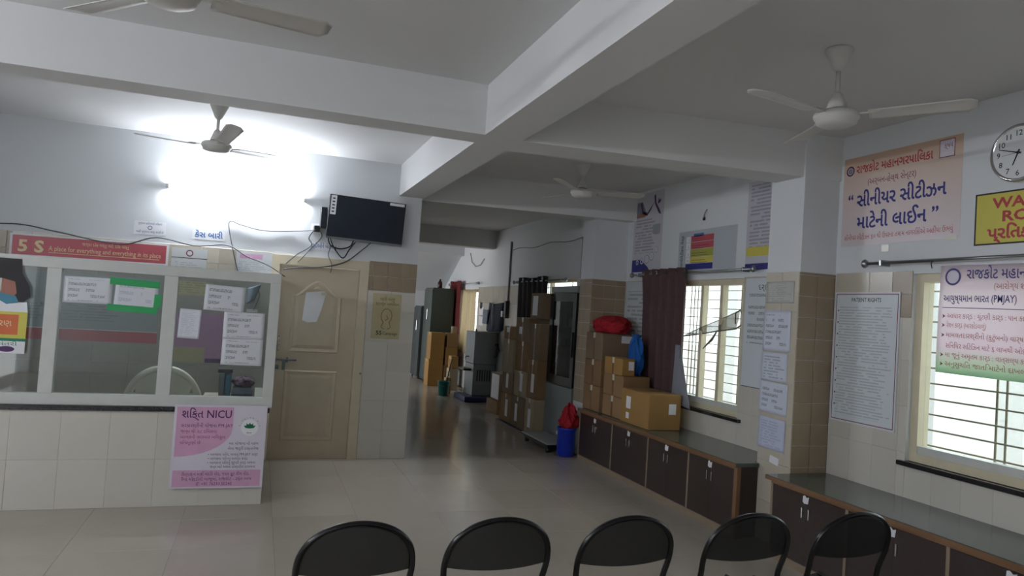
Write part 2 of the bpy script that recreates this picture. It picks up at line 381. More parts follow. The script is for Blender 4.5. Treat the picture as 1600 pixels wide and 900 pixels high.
# pillars on the right wall
pil = struct('pillar', bb(3.706, XW, 4.239, 4.60, 0, ZC), 'whitewash')
tiles(pil, F_right, 4.60, 0, 3.706, .36, 1.73, .36, .30, 'marble_tile'); tiles(pil, F_right, 4.60, 1.73, 3.706, .36, .30, .18, .15, 'marble_tile')
tiles(pil, F_back, 3.70, 0, 4.239, .33, 2.03, .165, .156, 'brown_tile', offv=.02)
pil2 = struct('pillar', bb(3.592, XW, 7.476, 7.80, 0, ZC), 'whitewash')
tiles(pil2, F_right, 7.80, .6, 3.592, .32, 1.44, .16, .155, 'brown_tile'); tiles(pil2, F_back, 3.586, .58, 7.476, .44, 1.46, .157, .155, 'brown_tile')
# back wall with the doorway
mb = MB(); mb.box(XL, .09, YB, YB+.23, 0, ZC); mb.box(1.037, 1.539, YB, YB+.23, 0, ZC); mb.box(.09, 1.037, YB, YB+.23, 2.015, ZC)
wall_b = struct('wall_back', mb, 'whitewash')
tiles(wall_b, F_back, 1.042, 1.725, YB, .497, .305, .145, .1525, 'brown_tile', offu=.10)
tiles(wall_b, F_back, 1.042, 0, YB, .497, 1.725, .3, .3, 'cream_tile', offu=.06, offv=.0)
tiles(wall_b, F_back, -2.6, 1.725, YB, .50, .305, .155, .1525, 'brown_tile'); tiles(wall_b, F_back, -2.1, 1.725, YB, 2.19, .305, .155, .1525, 'marble_tile')
tiles(wall_b, F_back, -2.6, .6, YB, 2.69, 1.125, .3, .3, 'grey_tile')
struct('wall_passage', bb(1.31, 1.539, YB+.23, 13.1, 0, ZC), 'whitewash')
mb = MB(); mb.box(XL-.2, XL, YF, -2.8, 0, ZC); mb.box(XL-.2, XL, -.7, YB+.23, 0, ZC); mb.box(XL-.2, XL, -2.8, -.7, 2.5, ZC); wall_l = struct('wall_left', mb, 'whitewash')
struct('wall_front', bb(XL, XW, YF-.2, YF, 0, ZC), 'whitewash')
struct('wall_end', bb(-.4, XW, YE, YE+.2, 0, ZC), 'whitewash')
struct('wall_hall', bb(-.4, 1.31, 12.9, 13.1, 0, ZC), 'whitewash')
# landing and sloping soffit of the stair at the far end
struct('stair_landing', bb(1.0, XW, 14.7, 14.95, 2.715, ZC), 'whitewash')
mb = MB(); mb.add([(1.0, 14.9, 2.73), (XW, 14.9, 2.73), (XW, 16.4, 1.95), (1.0, 16.4, 1.95), (1.0, 14.9, 2.9), (XW, 14.9, 2.9), (XW, 16.4, 2.12), (1.0, 16.4, 2.12)],
    [(0, 3, 2, 1), (4, 5, 6, 7), (0, 1, 5, 4), (1, 2, 6, 5), (2, 3, 7, 6), (3, 0, 4, 7)]); struct('stair_soffit', mb, 'whitewash')
# outdoors beyond the windows
struct('yard', bb(XW+.25, 30, -12, 30, -.5, -.4), 'outside_ground')
struct('compound_wall', bb(8.6, 8.8, -8, 26, -.4, 1.15), 'outside_wall')
for x, y in ((5.5, 3.83), (5.5, 7.35), (5.5, 1.3)): struct('porch_column', bb(x, x+.2, y, y+.22, -.4, 3.4, .01), 'outside_wall')

# ---------------------------------------------------------------- windows
def window(n, w, mull, hbars, vbars, sill=True, mfr='aluminium_cream', panes=2, br=.006):
    y0, y1, z0, z1 = w
    t = thing('window_%d' % n, 'barred window', 'window', (XW+.06, (y0+y1)/2, z0)); del t['category']; del t['label']; t['kind'] = 'structure'
    hw, H = (y1-y0)/2, z1-z0
    fr = MB(); b = .055
    for a in ((-hw, -hw+b, 0, H), (hw-b, hw, 0, H), (-hw+b, hw-b, 0, b), (-hw+b, hw-b, H-b, H)): fr.box(-.03, .06, a[0], a[1], a[2], a[3])
    fr.build('window_frame', mfr, t)
    for u in mull: bb(-.02, .04, u-.022, u+.022, b, H-b).build('mullion', mfr, t)
    pw = (2*hw-2*b)/panes
    for i in range(panes): bb(.006+.012*(i % 2), .010+.012*(i % 2), -hw+b+i*pw, -hw+b+(i+1)*pw, b, H-b).build('pane', 'glass', t)
    for i in range(hbars):
        z = b+(H-2*b)*(i+.5)/hbars; MB().tube([(.1, -hw+.01, z), (.1, hw-.01, z)], br, 6).build('grille_bar', 'bar_paint', t)
    for u in vbars: MB().tube([(.112, u, .01), (.112, u, H-.01)], br*1.2, 6).build('grille_bar', 'bar_paint', t)
    bb(-.025, .035, -hw+b, hw-b, b, b+.05).build('bottom_sash', 'aluminium_white', t)
    if sill: bb(-.10, .16, -hw-.06, hw+.04, -.03, -.0, .004).build('window_sill', 'black_granite', t)
    return t
window(1, WINS[1], (-.33, -.02), 13, (-.58, -.52, -.46, -.2, .12, .18, .24, .3, .36), br=.0045)
window(2, WINS[0], (0.,), 11, (-.5, -.42, -.2, .12, .3, .36))
window(3, WINS[2], (0.,), 10, (-.5, .4), False)
window(4, WINS[3], (0.,), 8, (-.3, .3), False)

# ---------------------------------------------------------------- door
dt = thing('door_1', 'door', 'door', (.09, YB, 0)); del dt['category']; del dt['label']; dt['kind'] = 'structure'
fr = MB(); fr.box(0, .075, -.012, .2, 0, 2.015); fr.box(.857, .947, -.012, .2, 0, 2.015); fr.box(.075, .857, -.012, .2, 1.925, 2.015); fr.build('door_frame', 'door_frame_wood', dt)
leaf = bb(.078, .854, .02, .06, .001, 1.92).build('door_leaf', 'door_wood', dt)
def arch(x0, x1, y0, ys_, yt, n=12):
    pts = [(x0, y0), (x1, y0), (x1, ys_)]; cx = (x0+x1)/2; hw = (x1-x0)/2
    for i in range(1, n):
        u = 1-2*i/n; s_ = (1+math.cos(math.pi*u))/2
        pts.append((cx+hw*u, ys_+(yt-ys_)*s_))
    return pts+[(x0, ys_)]
def moulded(poly, nm):
    n = len(poly); cx = sum(p[0] for p in poly)/n; cy = sum(p[1] for p in poly)/n
    def ins(d): return [(x+(cx-x)*d/abs(cx-x+1e-9) if abs(cx-x) > d else x, y+(cy-y)*d/abs(cy-y+1e-9) if abs(cy-y) > d else y) for x, y in poly]
    rings = [(poly, 0.), (ins(.012), .010), (ins(.03), .006), (ins(.04), .002), (ins(.075), .009)]
    mb = MB(); vs_ = [(x, y, z) for pl, z in rings for x, y in pl]
    fs_ = [(k*n+i, k*n+(i+1) % n, (k+1)*n+(i+1) % n, (k+1)*n+i) for k in range(len(rings)-1) for i in range(n)]+[tuple(4*n+i for i in range(n))]
    o = mb.add(vs_, fs_).build(nm, 'door_wood', dt); o.matrix_basis = Matrix(((1, 0, 0, 0), (0, 0, -1, .02), (0, 1, 0, 0), (0, 0, 0, 1))); return o
moulded(arch(.21, .70, 1.06, 1.62, 1.78), 'door_panel'); moulded(rect(.19, .18, .70, .88), 'door_panel')
mb = MB(); mb.tube([(.09, -.0, .98), (.30, -.0, .98)], .009, 8); mb.box(.085, .105, .0, .02, .955, 1.005); mb.box(.20, .22, .0, .02, .955, 1.005); mb.box(.165, .195, -.012, .012, .88, .985); mb.build('door_bolt', 'steel_dull', dt)
mb = MB(); mb.box(.095, .135, .012, .02, .885, .925); mb.tube([(.115, .0, .905), (.115, .02, .905)], .012, 10); mb.build('door_lock', 'steel_dull', dt)
mb = MB(); mb.tube([(.118, .02, 1.07), (.118, -.03, 1.09), (.118, -.035, 1.14), (.118, -.03, 1.19), (.118, .02, 1.21)], .008, 8); mb.build('door_handle', 'chrome', dt)
mb = MB(); mb.box(.925, .94, -.018, -.012, .86, .88); mb.build('door_stop', 'steel_dull', dt)

# ---------------------------------------------------------------- reception counter wall and glass screen
YP = 5.85
mb = MB(); mb.box(XL, .12, YP+.006, YP+.12, 0, .70); struct('wall_booth_side', bb(.02, .12, YP+.12, YB, 0, .70), 'cream_tile')
wall_p = struct('wall_partition', mb, 'cream_tile')
tiles(wall_p, F_back, -2.5, 0, YP+.006, 2.62, .70, .31, .35, 'cream_tile')
sl = struct('counter_slab', bb(XL, .135, YP-.02, YP+.30, .70, .735, .003), 'black_granite', 'black granite slab along the top of the tiled reception wall')
s = thing('reception_screen', 'white aluminium framed glass screen standing on the tiled reception counter wall', 'glass screen', (0, YP+.04, .735))
def al(x0, x1, z0, z1, nm, y0=-.03, y1=.03): return bb(x0, x1, y0, y1, z0-.735, z1-.735, .002).build(nm, 'aluminium_white', s)
al(XL+.002, .15, .735, .815, 'bottom_rail'); al(XL+.002, .15, 1.70, 1.775, 'top_rail')
for x0, x1 in ((-2.5, -2.4), (-1.425, -1.335), (-.672, -.578), (.075, .15)): al(x0, x1, .815, 1.70, 'mullion', -.028, .028)
for x0, x1 in ((XL+.002, -2.5), (-2.4, -1.425), (-1.335, -.672), (-.578, .075)): bb(x0, x1, -.003, .003, .08, .965).build('pane', 'glass_grey', s)
bb(.09, .15, .03, YB-YP-.05, 0, .06, .002).build('side_rail', 'aluminium_white', s); bb(.09, .15, .03, YB-YP-.05, .965, 1.04, .002).build('side_rail', 'aluminium_white', s)
bb(.09, .15, .72, .78, .06, .965, .002).build('mullion', 'aluminium_white', s); bb(.09, .15, YB-YP-.11, YB-YP-.05, .06, .965, .002).build('mullion', 'aluminium_white', s)
bb(.117, .123, .03, .72, .06, .965).build('pane', 'glass_grey', s); bb(.117, .123, .78, YB-YP-.11, .06, .965).build('pane', 'glass_grey', s)

# ---------------------------------------------------------------- ceiling fans
def fan(label, x, y, zm, ang, rise=.012):
    t = thing('ceiling_fan', label, 'ceiling fan', (x, y, zm), 0, 'ceiling fans')
    L = ZC-zm
    MB().lathe([(.068, L), (.07, L-.008), (.05, L-.05), (.028, L-.1), (.018, L-.115)], 20).build('canopy', 'fan_paint', t)
    MB().lathe([(.012, L-.11), (.012, .09)], 10).build('down_rod', 'fan_paint', t)
    MB().lathe([(.016, .13), (.026, .12), (.045, .07), (.052, .045)], 20).build('lower_canopy', 'fan_paint', t)
    MB().lathe([(.045, .046), (.05, .04), (.05, .03)], 20).build('dark_ring', 'fan_dark', t)  # dark collar between lower canopy and motor
    MB().lathe([(.05, .032), (.092, .03), (.108, .02), (.112, .005), (.108, -.008), (.1, -.014), (.098, -.03), (.07, -.044), (.02, -.048)], 28).build('motor_housing', 'fan_paint', t)
    bl = MB(); n = 10
    def bf(u, v):
        r = .15+.46*u; hw = (.052+.012*u) * (1 if u < .93 else math.sqrt(max(.0, 1-((u-.93)/.07)**2*.75)))
        yy = (v-.5)*2*hw; return (r, yy, -.20*yy+rise*u+.01-6*yy*yy*.25)
    bl.grid(bf, 14, 6, .003); me = bl.mesh('blade', 'fan_paint')
    br = MB(); br.box(.085, .19, -.02, .02, .008, .014); br.box(.15, .2, -.035, .035, .010, .016); mb_ = br.mesh('blade_bracket', 'fan_paint')
    for k in range(3):
        b = link('blade', me, t, None, (0, 0, R(ang+120*k))); link('blade_bracket', mb_, b)
    return t
fan('pale ceiling fan between the glass screen and the lit tube', -.40, 6.0, 2.73, 45, .045)
fan('cream ceiling fan hanging in front of the cross beam over the waiting area', -.40, 2.94, 2.705, 12)
fan('white ceiling fan hanging before the orange senior citizen poster', 2.72, 2.91, 2.70, 70)
fan('small looking white ceiling fan between the two right hand cross beams', 2.84, 6.26, 2.78, 105)

# ---------------------------------------------------------------- tube lights
def batten(label, Fm, L):
    t = thing('tube_light', label, 'tube light'); t.matrix_world = Fm
    bb(0, L, -.014, .014, 0, .03, .003).build('batten', 'aluminium_white', t)
    MB().tube([(.03, 0, .046), (L-.03, 0, .046)], .014, 12).build('lit_tube', 'tube_glow', t)
    for x in (0, L-.03): bb(x, x+.03, -.019, .019, 0, .066, .004).build('end_cap', 'aluminium_white', t)
    return t
batten('lit white tube light on the wall above the reception screen', F_back(-.90, 2.57, YB), 1.27)
ft2 = Matrix(((0, 0, 1, XL), (1, 0, 0, .9), (0, 1, 0, 2.5), (0, 0, 0, 1)))
batten('lit white tube light on the side wall opposite the cabinets', ft2, 1.27)
ft3 = Matrix(((0, 0, 1, XL), (1, 0, 0, 2.9), (0, 1, 0, 2.5), (0, 0, 0, 1)))
batten('added unseen tube light on the side wall nearer the reception counter', ft3, 1.27)  # second side tube, out of view, added to brighten the left half

# ---------------------------------------------------------------- cabinets and worktops along the right wall
def cabinet(y1, y0, label, end=False, sticker=True, handles=True, sx=0.):
    W = y1-y0; c = thing('storage_cabinet', label, 'cabinet', (3.5, y1, 0), 0, 'low dark storage cabinets')
    D = XW-3.5-.01
    mb = MB()
    for a, b in ((-.02, 0), (-W, -W+.02)): mb.box(.02, D, a, b, .0, .53)
    mb.box(.02, D, -W+.02, -.02, .05, .07); mb.box(D-.01, D, -W+.02, -.02, .07, .53); mb.build('body', 'laminate_dark', c)
    bb(.0, .02, -W, 0, 0, .05).build('plinth', 'ply_edge_grey', c); bb(.0, .02, -W, 0, .515, .535).build('edge_strip', 'ply_edge', c)
    bb(.0, .02, -.022, 0, .05, .515).build('edge_strip', 'ply_edge_grey', c)
    if end: bb(-.004, .03, -W-.04, -W, 0, .535).build('edge_strip', 'ply_edge', c); bb(.03, .2, -W-.02, -W, 0, .535).build('end_panel', 'laminate_dark', c)
    w2 = (W-.022)/2-.002
    for k in range(2):
        ya = -.024-k*(w2+.002); d = bb(.002, .02, ya-w2, ya, .054, .512).build('door', 'laminate_dark', c)
        if handles:
            yh = ya-w2+.03 if k == 0 else ya-.03
            MB().box(-.016, .002, yh-.005, yh+.005, .36, .43, None, .002).build('handle', 'chrome', d)
    if sticker:
        p = MB().prism([(0, .012), (.015, 0), (.05, .004), (.056, .05), (.035, .042), (.02, .055), (.004, .05)], 0, .001).build('paper_label', 'paper', c)
        p.matrix_basis = F_right(-W/2+.028, .475-.02+sx, .0015)
    return c
cl = ['beside the blue bin under the cardboard stack', 'under the large tan box', 'under the curtained window', 'with a bare wooden end post']
ye = [7.40, 6.62, 5.90, 5.23, 4.60]
for i in range(4): cabinet(ye[i], ye[i+1], 'low dark brown two door cabinet '+cl[i], end=(i == 3))
yr = [4.185, 3.505, 2.815, 2.12]
cr_ = ['below the framed patient rights notice and beside the pillar', 'under the near window, second from the pillar', 'under the near window, third from the pillar']
for i in range(3): cabinet(yr[i], yr[i+1], 'low dark brown two door cabinet '+cr_[i], handles=True)
def worktop(y1, y0, label, cut=False):
    mb = MB()
    poly = [(3.48, y0), (XW-.007, y0), (XW-.007, y1), (3.48, y1)] if not cut else [(3.48, y0+.0), (3.69, y0), (3.69, 4.612), (XW-.007, 4.612), (XW-.007, y1), (3.48, y1)]
    mb.prism(poly, .535, .565); o = mb.build('worktop', 'granite'); tag(o, label, 'worktop', 'stone worktops')
    bb(3.478, 3.4795, y0, y1, .5355, .560).build('front_edge', 'ply_edge', o)
worktop(7.42, 4.56, 'grey green stone worktop carrying the cardboard boxes', True); worktop(4.226, 2.05, 'grey green stone worktop under the near window, bare')

# ---------------------------------------------------------------- cardboard boxes
def carton(label, x0, x1, y0, y1, z0, z1, m='cardboard', tape=True, lab=(), group='cardboard boxes on the worktop', rz=0., nm='cardboard_box', side=None):
    c = thing(nm, label, 'cardboard box', ((x0+x1)/2, (y0+y1)/2, z0), rz, group); w, d, h = (x1-x0)/2, (y1-y0)/2, z1-z0
    bb(-w, w, -d, d, .001, h-.001, .005).build('carton', m, c)
    if tape: bb(-w-.0012, w+.0012, -.022, .022, h-.06, h+.0006).build('tape', 'tape_clear', c); bb(-w-.001, -w+.002, -.012, .012, 0.004, h-.06).build('tape', 'tape_brown', c)
    bb(-w*.98, w*.98, -.0015, .0015, h-.002, h+.0003).build('flap_seam', 'tape_brown', c)
    for (face, u, v, lw, lh) in lab:
        if face == 'x': bb(-w-.0015, -w, u-lw/2, u+lw/2, v, min(v+lh, h-.02)).build('shipping_label', 'paper', c)
        else: bb(u-lw/2, u+lw/2, -d-.0015, -d, v, min(v+lh, h-.02)).build('shipping_label', 'paper', c)
    return c
carton('large tan cardboard box with two white labels on the worktop beneath the curtain', 3.54, 3.89, 5.97, 6.53, .565, .905, 'cardboard_tan', False, (('x', .12, .15, .09, .12), ('x', .13, .05, .06, .06), ('y', .08, .15, .08, .1)))
for k, (a, b) in enumerate(((.565, .845), (.846, 1.13), (1.131, 1.43))):
    carton(['bottom', 'middle', 'topmost, labelled'][k]+' cardboard box of the tall stack beside the tiled pillar', 3.55, 3.98, 7.04, 7.45, a, b, 'cardboard_grey' if k == 2 else 'cardboard', True, (('y', .08, .2, .13, .09),) if k == 2 else ())
for k, (a, b) in enumerate(((.565, .785), (.786, 1.01))):
    carton(['lower', 'upper'][k]+' cardboard box of the pair between the tall stack and the large tan box', 3.57, 3.88, 6.56, 7.0, a, b, 'cardboard', True, (('y', .02, .03, .1, .07),) if k else ())
carton('small strapped cardboard box on top of the pair beside the blue bag', 3.57, 3.72, 6.60, 7.0, 1.011, 1.19, 'cardboard_tan', True, (('y', .03, .06, .06, .09),))
FB = 'cardboard boxes piled beside the glass fridge'
cells = [(9.56, 10.04, [0, .42, .72, 1.2, 1.39], 'column furthest from the fridge'), (9.02, 9.545, [0, .44, .79, 1.2, 1.53], 'middle column'), (8.66, 9.005, [0, .48, .98, 1.46], 'column against the fridge')]
ordn = ['lowest', 'second lowest', 'third lowest', 'highest']
cm = ['cardboard', 'cardboard_grey', 'cardboard_pale']
for ci, (ya, yb, zs, cn) in enumerate(cells):
    for k in range(len(zs)-1):
        x0 = 3.45+rnd.uniform(-.015, .02)
        carton('%s box in the %s of the pile by the fridge' % (ordn[k] if k < len(zs)-2 or len(zs) == 5 else 'highest', cn), x0, 3.89, ya+rnd.uniform(0, .02), yb-rnd.uniform(0, .02), zs[k]+(.001 if k else .02), zs[k+1], cm[(ci+k) % 3], True, (('x', rnd.uniform(-.05, .05), .08, .1, .24),) if k in (0, 1) else ((('x', .05, .1, .12, .1),) if k == 3 else ()), FB)
carton('upright box with a big white label topmost on the pile before the dark curtain', 3.48, 3.85, 8.70, 9.10, 1.531, 1.87, 'cardboard_grey', False, (('x', .04, .04, .18, .26),), FB)
tag(bb(3.40, 3.95, 8.68, 10.05, 0, .019, .003).build('pallet_board', 'black_plastic'), 'thin black board under the box pile on the floor', 'board')
FC = 'cardboard boxes by the steel cupboard'
far = [(3.30, 3.60, 14.2, 14.55, 0, .54, 'cardboard_tan', 'lower tall tan box beside the steel cupboard'), (3.32, 3.60, 14.2, 14.55, .541, 1.08, 'cardboard_tan', 'upper tall tan box beside the steel cupboard'),
    (3.62, 3.88, 14.2, 14.5, 0, .42, 'cardboard', 'lowest box under the red curtain'), (3.64, 3.89, 14.2, 14.5, .421, .80, 'cardboard_tan', 'middle box under the red curtain'), (3.66, 3.89, 14.2, 14.5, .801, 1.08, 'cardboard', 'top box under the red curtain'),
    (3.58, 3.75, 13.55, 13.8, 0, .42, 'cardboard_pale', 'small pale box behind the green bucket, lower one'), (3.60, 3.74, 13.55, 13.8, .421, .66, 'cardboard_tan', 'small tan box set on the pale box behind the green bucket'),
    (3.63, 3.72, 14.22, 14.34, 1.081, 1.25, 'cardboard_pale', 'tiny pale carton on top of the boxes by the red curtain'), (3.36, 3.46, 12.95, 13.1, 0, .30, 'cardboard_tan', 'narrow tan box between the green bucket and the steel water cooler')]
far[7] = (3.76, 3.86, 14.25, 14.36, 1.081, 1.22, 'cardboard_pale', 'tiny pale carton on top of the boxes by the red curtain')
for x0, x1, y0, y1, z0, z1, m, lb in far: carton(lb, x0, x1, y0, y1, z0, z1, m, True, (), FC)
carton('white fronted box propped between the water cooler and the box pile', 3.60, 3.80, 10.55, 11.0, .2, .62, 'cardboard_grey', False, (('x', .0, .02, .36, .38),), FB)
carton('reddish brown box on the floor beneath the white fronted box', 3.56, 3.84, 10.5, 11.05, 0, .199, 'cardboard', False, (), FB)

# ---------------------------------------------------------------- plastic bags
def bag(name, label, m, c, r, seed=1, flat=.25, knot=None, taper=0., cr=1.):
    g = random.Random(seed); ph = [g.uniform(0, 6.28) for _ in range(8)]
    def fn(u, v):
        th = 2*math.pi*u; fi = math.pi*(v-.5); cz = math.sin(fi); rr = math.cos(fi)**.6*(1-taper*max(0, (cz+.4)/1.4))
        k = 1+cr*(.10*math.sin(3*th+ph[0]+2*cz)+.07*math.sin(5*th+ph[1]-3*cz)+.05*math.sin(9*th+ph[2]+5*cz)+.035*math.sin(17*th+ph[5]+9*cz)+.03*math.sin(13*th+ph[6]-14*cz))
        return (c[0]+r[0]*rr*k*math.cos(th), c[1]+r[1]*rr*k*math.sin(th), c[2]+r[2]*max(-1+flat, cz*(1+.12*math.sin(4*th+ph[3])+.08*math.sin(7*th+ph[4]))))
    o = MB().grid(fn, 72, 30).build(name, m); tag(o, label, 'plastic bag')
    if knot:
        mb = MB(); mb.grid(lambda u, v: (knot[0]+(.012+.035*v)*math.cos(6.283*u)*(1+.3*math.sin(5*6.28*u)), knot[1]+(.012+.035*v)*math.sin(6.283*u), knot[2]+.08*v), 20, 5)
        mb.build('bag_neck', m, o)
    return o
bag('plastic_bag', 'crumpled red plastic bag lying on the tall cardboard stack', 'red_poly', (3.74, 7.2, 1.512), (.18, .26, .10), 3, .24)
bag('plastic_bag', 'blue plastic bag standing beside the small strapped box', 'blue_poly', (3.795, 6.74, 1.19), (.055, .13, .2), 5, .13, (3.79, 6.72, 1.36))
bag('plastic_bag', 'red plastic bag bulging out of the blue bin', 'red_poly', (3.43, 7.53, .43), (.105, .105, .15), 9, .25, None, .45, 2.2)

# ---------------------------------------------------------------- bin, scale, fridge
b = thing('waste_bin', 'blue plastic waste bin at the end of the cabinet row', 'bin', (3.41, 7.53, 0))
MB().lathe([(.085, 0), (.1, .02), (.108, .30), (.116, .305), (.116, .325), (.104, .325), (.1, .04), (.02, .03)], 28).build('tub', 'plastic_blue', b)
MB().prism(disc(0, 0, .02), 0, .001).build('sticker', 'paper', b).matrix_basis = Matrix(((0, 0, -1, -.1125), (-1, 0, 0, .02), (0, 1, 0, .26), (0, 0, 0, 1)))
t = thing('platform_scale', 'low steel platform weighing scale on the floor before the fridge', 'scale', (3.40, 8.08, 0))
bb(-.17, .15, -.42, .42, .095, .11, .004).build('platform', 'scale_plate', t); bb(-.15, .13, -.40, .40, .05, .095).build('frame', 'black_plastic', t)
for x, y in ((-.12, -.34), (-.12, .34), (.1, -.34), (.1, .34)): MB().lathe([(.03, 0), (.03, .05)], 14).build('foot', 'black_plastic', t, (x, y, 0))
f = thing('glass_door_fridge', 'tall grey refrigerator with a dark framed glass door', 'refrigerator', (3.57, 8.225, 0))
fb = MB(); fb.box(.03, .44, -.405, -.375, .03, 1.96); fb.box(.03, .44, .375, .405, .03, 1.96); fb.box(.03, .44, -.375, .375, 1.90, 1.96); fb.box(.03, .44, -.375, .375, .03, .70); fb.box(.41, .44, -.375, .375, .70, 1.90); fb.build('cabinet_body', 'fridge_grey', f)
bb(0, .03, -.405, .405, .06, .725, .004).build('lower_panel', 'fridge_grey', f); bb(0, .03, -.405, .405, 1.88, 1.96, .004).build('header_panel', 'fridge_grey', f)
d = MB(); d.box(0, .03, -.40, -.31, .735, 1.875); d.box(0, .03, .31, .40, .735, 1.875); d.box(0, .03, -.31, .31, .735, .84); d.box(0, .03, -.31, .31, 1.77, 1.875); d = d.build('door', 'fridge_dark', f)
bb(.012, .016, -.31, .31, .84, 1.77).build('glass', 'fridge_glass', d); bb(-.03, 0, -.385, -.365, 1.1, 1.4, .004).build('handle', 'black_plastic', d)
for z in (.95, 1.2, 1.45, 1.65):
    bb(.05, .40, -.37, .37, z, z+.008).build('shelf', 'steel', f)
g_ = random.Random(3)
for z in (.95, 1.2, 1.45):
    for k in range(4):
        y = -.28+k*.17; h = g_.uniform(.09, .17); mi = (k+int(z*20)) % 3; lbm = ['white', 'blue', 'tan'][mi]+(' end' if k == 3 else '')
        tag(bb(3.66, 3.80, 8.225+y, 8.225+y+.12, z+.009, z+.009+h, .003).build('medicine_box', ['paper', 'book_blue', 'cardboard_pale'][mi]), 'small '+lbm+' medicine box on the '+{.95: 'lowest', 1.2: 'middle', 1.45: 'upper'}[z]+' fridge shelf', 'box', 'medicine boxes in the fridge')
for y in (-.34, .34): bb(.05, .1, y-.02, y+.02, 0, .03).build('foot', 'black_plastic', f)

# ---------------------------------------------------------------- passage end: water cooler, bucket, cupboards, etc.
c = thing('water_cooler', 'grey steel water cooler with louvred base beside the far box pile', 'water cooler', (3.58, 12.0, .10))
bb(0, .42, 0, .55, .55, 1.11, .01).build('upper_tank', 'steel_dull', c); bb(.01, .41, .01, .54, 0, .545, .006).build('lower_housing', 'steel_dull', c)
for k in range(6): bb(.08+k*.045, .10+k*.045, .004, .012, .25, .45).build('louvre', 'black_plastic', c)
MB().lathe([(.018, 0), (.018, .03), (.01, .03), (.01, .05)], 12).build('lid_knob', 'maroon_plastic', c, (.08, .2, 1.11))
bb(-.14, .0, .1, .45, .42, .46, .006).build('drip_tray', 'black_plastic', c)
MB().tube([(0, .3, .66), (-.05, .3, .66), (-.07, .3, .62)], .012, 8).build('tap', 'steel', c)
MB().tube([(.38, .01, .9), (.40, -.08, .92), (.42, -.12, .8), (.40, -.08, .7), (.38, .01, .68)], .012, 8).build('hose', 'cable_black', c)
tag(bb(3.42, 4.0, 11.85, 12.56, 0, .1, .02).build('plastic_stand', 'navy_plastic'), 'low blue plastic stand under the steel water cooler', 'stand')
b = thing('bucket', 'green plastic bucket on the floor beside the water cooler', 'bucket', (3.27, 12.75, 0))
MB().lathe([(.085, 0), (.09, .01), (.108, .24), (.116, .245), (.116, .26), (.104, .26), (.085, .03), (.02, .025)], 24).build('tub', 'plastic_green', b)
MB().tube([(-.11, 0, .25), (-.115, -.02, .22), (-.09, -.1, .19), (0, -.125, .17), (.09, -.1, .19), (.115, -.02, .22), (.11, 0, .25)], .004, 6).build('handle', 'steel', b)
m_ = thing('mop', 'dark handled mop leaning from the green bucket to the cooler', 'mop', (3.27, 12.75, .03))
MB().tube([(.02, 0, .05), (.16, .12, .62)], .012, 8).build('pole', 'black_plastic', m_); MB().lathe([(.03, .0), (.05, .05), (.03, .09), (.012, .12)], 12).build('head', 'grey_cloth', m_)
def cupboard(label, x0, x1, y0, y1, h, m):
    c = thing('steel_cupboard', label, 'cupboard', (x0, y0, 0)); w, d = x1-x0, y1-y0
    bb(.02, w, 0, d, .04, h, .006).build('body', m, c)
    for k in range(2): 
        dr = bb(0, .018, k*d/2+.004, (k+1)*d/2-.004, .06, h-.03, .003).build('door', m, c)
        if k == 0: bb(-.02, 0, d/2-.06, d/2-.035, h*.66, h*.66+.22, .004).build('handle', 'chrome', dr)
    for x in (.03, w-.06):
        for y in (.02, d-.05): bb(x, x+.03, y, y+.03, 0, .04).build('foot', m, c)
    return c
cupboard('tall grey green steel cupboard below the stair soffit', 3.40, 3.88, 14.72, 15.45, 2.0, 'cupboard_green')
cupboard('lower dark steel cupboard with a white handle next to the tall one', 3.35, 3.8, 15.5, 16.2, 1.6, 'cupboard_dark')
b = thing('bottle', 'dark brown bottle standing on the tall steel cupboard', 'bottle', (3.62, 15.0, 2.0))
MB().lathe([(.045, 0), (.05, .01), (.05, .12), (.02, .17), (.018, .2)], 16).build('glass_body', 'bottle_brown', b); MB().lathe([(.02, .2), (.02, .225)], 12).build('cap', 'paper', b)
b = thing('hanging_bag', 'dark navy cloth bag with a pale pocket hung on the far wall', 'bag', (XW-.01, 12.2, 1.25))
def bagf(u, v): return (-.02-.11*math.sin(math.pi*u)**.6*(1-.6*v*v), .42-.84*u, .0+.5*v-.03*math.sin(math.pi*u)+(.0))
MB().grid(bagf, 16, 12, .004).build('pouch', 'navy_cloth', b); bb(-.15, -.135, .1, .38, .1, .36, .01).build('pocket', 'grey_cloth', b)
MB().tube([(-.06, .1, .49), (-.1, -.05, .42), (-.14, -.15, .3), (-.14, -.2, .12), (-.12, -.18, .02)], .008, 6).build('strap', 'cable_white', b)
p = thing('conduit_pipe', 'vertical grey conduit pipe with switch box on the passage wall', 'pipe', (XW-.018, 11.62, 0))
MB().tube([(0, 0, 1.5), (0, 0, 2.8)], .017, 10).build('pipe', 'pvc_grey', p); bb(-.05, .012, -.05, .05, 1.48, 1.78, .005).build('switch_box', 'black_plastic', p); bb(-.07, .012, .05, .13, 1.5, 1.6, .005).build('socket', 'paper', p)
pts = [(XW-.008, 11.55-i*.28, 2.65+.02*math.sin(i*1.3)) for i in range(11)]+[(XW-.008, 8.74, 2.6), (XW-.008, 8.74, 2.1)]
tag(MB().tube(pts, .007, 6).build('surface_cable', 'pvc_grey'), 'grey cable clipped along the wall above the dark curtain', 'cable')
tag(MB().tube([(XW-.006, 14.2, 2.75), (XW-.02, 14.0, 2.55), (XW-.02, 13.7, 2.45), (XW-.02, 13.4, 2.47), (XW-.02, 13.15, 2.58)], .006, 6).build('loose_wire', 'cable_black'), 'loose black wire looping on the bright far wall', 'wire')
